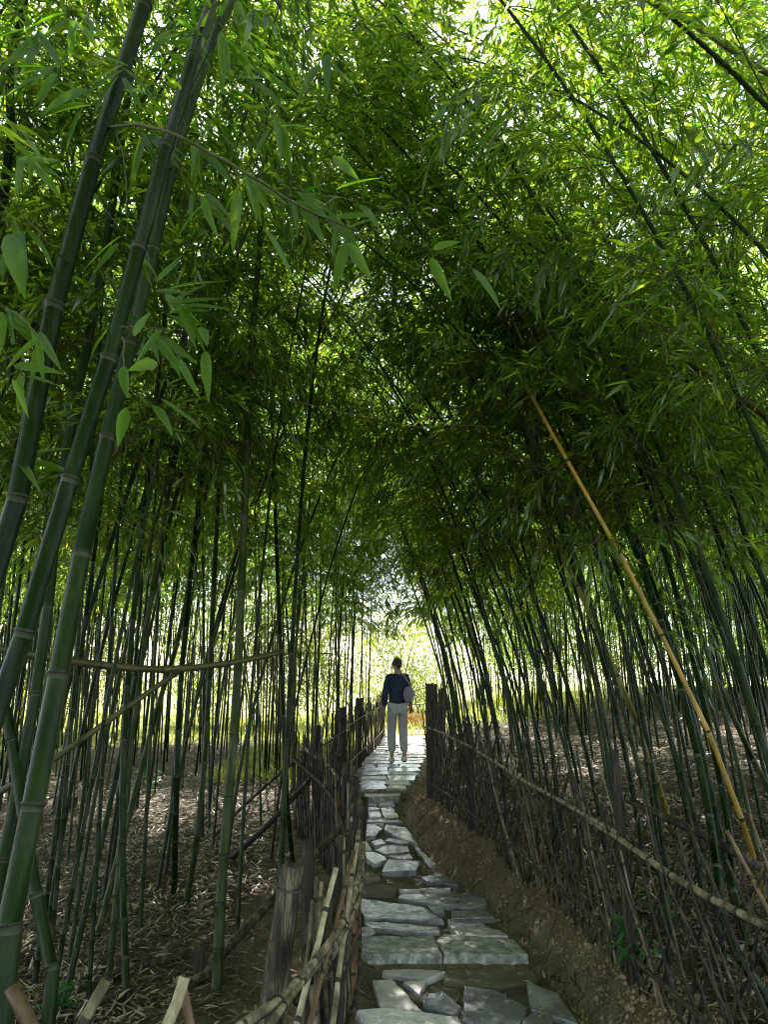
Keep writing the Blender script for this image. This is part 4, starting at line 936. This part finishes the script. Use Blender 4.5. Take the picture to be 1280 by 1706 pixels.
# straw mound and far greenery
def tuft(label, name, cat, x0, x1, y0, y1, n, h, m, kind=None, zf=None, wd=.012):
    x = RS.uniform(x0, x1, n); y = RS.uniform(y0, y1, n); z = H(x, y) + (0 if zf is None else zf(x, y))
    D = np.stack([RS.normal(0, .5, n), RS.normal(0, .5, n), np.abs(RS.normal(.8, .4, n))], 1); l = RS.uniform(.5, 1.1, n)*h
    o = leaves_mesh(name, leaf_verts(np.stack([x, y, z], 1), D, rnd_unit(n), l, np.full(n, wd)*RS.uniform(.7, 1.4, n), RS.uniform(.1, .6, n)), n, m)
    tag(o, label, cat, kind=kind); return o
mound = lambda x, y: .30*np.exp(-(((x-.72)/.40)**2+((y-18.0)/.35)**2))
tuft('low mound of brown straw and dry grass closing the far end of the path', 'straw_mound', 'straw mound', .1, 1.3, 17.6, 18.5, 2600, .14, M['straw'], kind='stuff', zf=mound, wd=.014)
tuft('bright sunlit grass beyond the groves', 'grass', 'grass', -16, 6, 15.5, 27, 16000, .30, M['grass'], kind='stuff', wd=.02)
tuft('green weeds growing behind the thin left lattice fence', 'weeds', 'weeds', -2.6, -.5, 10.5, 15.5, 2600, .22, M['grass'], kind='stuff', wd=.018)

def shrub(label, x, y, r, h, n, m, group, lsz=(.10, .2), stems=6):
    z = float(H(x, y)); root = empty('shrub', (x, y, z)); nc = max(10, int(n/45)); c = rnd_unit(nc)*RS.uniform(.35, 1, (nc, 1))*np.array([r, r, h*.5])+np.array([0, 0, h*.52])
    k = RS.randint(0, nc, n); O = c[k]+RS.normal(0, .20*r, (n, 3))*np.array([1, 1, .8]); O[:, 2] = np.maximum(O[:, 2], .05)
    D = rnd_unit(n)+np.array([0, 0, -.5]); l = RS.uniform(*lsz, n)
    leaves_mesh('foliage', leaf_verts(O, D, np.array([0, 0, 1.])+RS.normal(0, .5, (n, 3)), l, l*.24, .15), n, m, root)
    mb = MB()
    for i in range(stems):
        a = RS.uniform(0, 6.28); e = np.array([math.cos(a)*r*.6, math.sin(a)*r*.6, h*.8]); mb.tube(stick_pts(np.array([0, 0, -.05]), e, 6, .03), np.linspace(.02, .006, 6), 5)
    mb.build('stem', M['twig'], root); tag(root, label, 'shrub', group)
for i in range(11):
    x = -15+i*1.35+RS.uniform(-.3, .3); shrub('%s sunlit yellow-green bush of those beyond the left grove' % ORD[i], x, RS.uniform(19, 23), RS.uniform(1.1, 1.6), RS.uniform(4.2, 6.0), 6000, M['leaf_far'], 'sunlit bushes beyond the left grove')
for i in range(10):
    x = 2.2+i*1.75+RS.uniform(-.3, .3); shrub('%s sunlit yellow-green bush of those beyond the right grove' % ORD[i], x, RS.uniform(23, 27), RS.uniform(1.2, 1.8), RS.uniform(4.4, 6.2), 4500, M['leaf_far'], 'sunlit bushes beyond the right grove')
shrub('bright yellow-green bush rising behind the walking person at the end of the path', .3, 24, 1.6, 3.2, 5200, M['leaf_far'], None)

# ------------------------------------------------------------------ the person
def skin_tube_obj(name, verts, edges, radii, m, parent, sub=2):
    me = bpy.data.meshes.new(name); me.from_pydata([tuple(map(float, v)) for v in verts], edges, []); me.update()
    o = bpy.data.objects.new(name, me); COL.objects.link(o)
    sk = o.modifiers.new('skin', 'SKIN')
    if not me.skin_vertices: me.skin_vertices.new() if hasattr(me.skin_vertices, 'new') else None
    for i, r in enumerate(radii):
        rr = r if isinstance(r, tuple) else (r, r); me.skin_vertices[0].data[i].radius = rr
    me.skin_vertices[0].data[0].use_root = True
    s = o.modifiers.new('sub', 'SUBSURF'); s.levels = sub; s.render_levels = sub
    dg = bpy.context.evaluated_depsgraph_get(); ev = o.evaluated_get(dg); nm = bpy.data.meshes.new_from_object(ev)
    bpy.data.objects.remove(o); nm.materials.clear(); nm.materials.append(m); nm.polygons.foreach_set('use_smooth', np.ones(len(nm.polygons), bool))
    ob = bpy.data.objects.new(name, nm); COL.objects.link(ob)
    if parent is not None: ob.parent = parent
    return ob
def ellipsoid(c, r, n=16, k=12):
    V = []; Fs = []
    for i in range(k+1):
        th = math.pi*i/k
        for j in range(n): ph = 2*math.pi*j/n; V.append((c[0]+r[0]*math.sin(th)*math.cos(ph), c[1]+r[1]*math.sin(th)*math.sin(ph), c[2]+r[2]*math.cos(th)))
    for i in range(k):
        for j in range(n): q = (j+1) % n; Fs.append((i*n+j, (i+1)*n+j, (i+1)*n+q, i*n+q))
    return V, Fs
def person():
    skin = noise_mat('skin', [(.3, (.38, .22, .15)), (.7, (.48, .29, .20))], rough=.5, bump=.05)
    navy = noise_mat('navy_cloth', [(.3, (.008, .016, .05)), (.7, (.016, .03, .085))], rough=.8, bump=.3)
    grey = noise_mat('light_grey_cloth', [(.3, (.34, .35, .36)), (.7, (.46, .47, .48))], rough=.85, bump=.3, scale=12)
    hair = noise_mat('dark_hair', [(.3, (.012, .010, .009)), (.7, (.03, .022, .018))], rough=.45, bump=.5, stretch=(6, 6, 1))
    lil = noise_mat('lilac_canvas', [(.3, (.18, .17, .25)), (.7, (.26, .25, .34))], rough=.8, bump=.3)
    shoe = noise_mat('white_shoe', [(.3, (.45, .46, .47)), (.7, (.6, .6, .6))], rough=.6, bump=.1)
    x, y = .21, 11.4; root = empty('person', (x, y, float(zp(y))+.03)); root.rotation_euler = (0, 0, math.radians(6)); root.scale = (.95, .95, .95)
    # local: +y is the walking direction (away); height 1.64
    V = [(0, 0, .90), (0, 0, 1.02), (0, 0, 1.15), (0, .01, 1.28), (0, .01, 1.38), (0, .015, 1.43), (0, .03, 1.50), (0, .035, 1.56),   # spine .. head
         (-.085, 0, .86), (-.09, .10, .50), (-.09, .03, .09), (-.09, .14, .045),                                                     # left leg, forward knee
         (.085, 0, .86), (.09, .04, .49), (.09, -.15, .12), (.09, -.07, .04),
         (-.15, .01, 1.34), (-.21, -.05, 1.08), (-.215, .04, .86), (-.215, .065, .80),
         (.15, .01, 1.34), (.205, .05, 1.09), (.225, .16, .90), (.228, .185, .845)]
    E = [(0, 1), (1, 2), (2, 3), (3, 4), (4, 5), (5, 6), (6, 7), (0, 8), (8, 9), (9, 10), (10, 11), (0, 12), (12, 13), (13, 14), (14, 15), (3, 16), (16, 17), (17, 18), (18, 19), (3, 20), (20, 21), (21, 22), (22, 23)]
    R = [(.13, .09), (.11, .08), (.12, .09), (.13, .09), (.07, .06), .05, (.075, .085), (.07, .085), .075, .052, .034, (.036, .025), .075, .052, .034, (.036, .025), .045, .036, .024, (.030, .014), .045, .036, .024, (.030, .014)]
    V = list(V); R = list(R); E = list(E)
    for hand, d in ((19, np.array([0, .35, -.94])), (23, np.array([0, .45, -.9]))):
        base = np.array(V[hand]); 
        for fi, (ox, ln) in enumerate(((-.022, .062), (-.007, .072), (.008, .068), (.022, .052))):
            a = base+np.array([0, ox, -.01])+d*.02; b = a+d*ln*.55; c = b+np.array([0.012 if base[0] < 0 else -.012, -.01, -.9])/1.0*ln*.5
            i0 = len(V); V += [tuple(a), tuple(b), tuple(c)]; R += [.0085, .008, .0065]; E += [(hand, i0), (i0, i0+1), (i0+1, i0+2)]
        a = base+np.array([0, .03, .01]); b = a+np.array([0, .025, -.03]); i0 = len(V); V += [tuple(a), tuple(b)]; R += [.010, .008]; E += [(hand, i0), (i0, i0+1)]
    skin_tube_obj('body', V, E, R, skin, root, 2)
    # head shape, face and ears belong to the body surface region
    mb = MB(); mb.add(*ellipsoid((0, .035, 1.545), (.072, .088, .10))); mb.add(*ellipsoid((0, .122, 1.535), (.013, .018, .022), 8, 6)); mb.add(*ellipsoid((0, .112, 1.495), (.024, .010, .007), 8, 6))
    for s in (-1, 1): mb.add(*ellipsoid((s*.073, .03, 1.535), (.010, .020, .030), 8, 6))
    mb.build('head', skin, root)
    eb = MB()
    for s in (-1, 1): eb.add(*ellipsoid((s*.028, .113, 1.552), (.012, .008, .007), 8, 6))
    eb.build('eye', hair, root)
    hb = MB(); v, f = ellipsoid((0, .018, 1.572), (.084, .092, .092)); hb.add(v, f); hb.add(*ellipsoid((0, -.055, 1.535), (.058, .035, .060))); hb.build('hair', hair, root)
    J = [0, 1, 2, 3, 4]; jv = [(0, 0, .84)]+[(V[i][0], V[i][1], V[i][2]) for i in (1, 2, 3)]+[(0, .01, 1.405), V[16], V[17], (-.215, .035, .88), V[20], V[21], (.222, .15, .92)]
    skin_tube_obj('jacket', jv, [(0, 1), (1, 2), (2, 3), (3, 4), (3, 5), (5, 6), (6, 7), (3, 8), (8, 9), (9, 10)], [(.175, .125), (.15, .11), (.155, .115), (.165, .12), (.075, .07), .068, .056, .044, .068, .056, .044], navy, root)
    tv = [(0, 0, .90), V[8], V[9], (-.09, .045, .15), V[12], V[13], (.09, -.125, .18)]
    skin_tube_obj('trousers', tv, [(0, 1), (1, 2), (2, 3), (0, 4), (4, 5), (5, 6)], [(.155, .12), .10, .078, .066, .10, .078, .066], grey, root)
    for sx, sy, sz in ((-.09, .06, .0), (.09, -.12, .03)):
        s = MB(); v, f = ellipsoid((sx, sy+.03, sz+.045), (.048, .135, .055)); v = [(a, b, max(c, sz)) for a, b, c in v]; s.add(v, f); s.build('shoe', shoe, root)
    tag(root, 'person in a navy jacket and light grey trousers walking away along the stone path', 'person')
    # bag hanging at the right hip: a thing of its own
    b = empty('shoulder_bag', (x+.17, y-.10, float(zp(y))+.03)); bm = MB(); v, f = ellipsoid((0, 0, 1.02), (.085, .055, .13)); v = [(a, max(min(c, .055), -.055), max(min(d, 1.14), .90)) for a, c, d in v]; bm.add(v, f); bm.build('pouch', lil, b)
    st = MB(); st.tube(spline([(.05, 0, 1.10), (-.05, -.045, 1.27), (-.20, .0, 1.43), (-.24, .12, 1.44)], 16), .012, 6); st.build('strap', lil, b)
    tag(b, 'lilac-grey shoulder bag at the right side of the walking person', 'bag')
person()
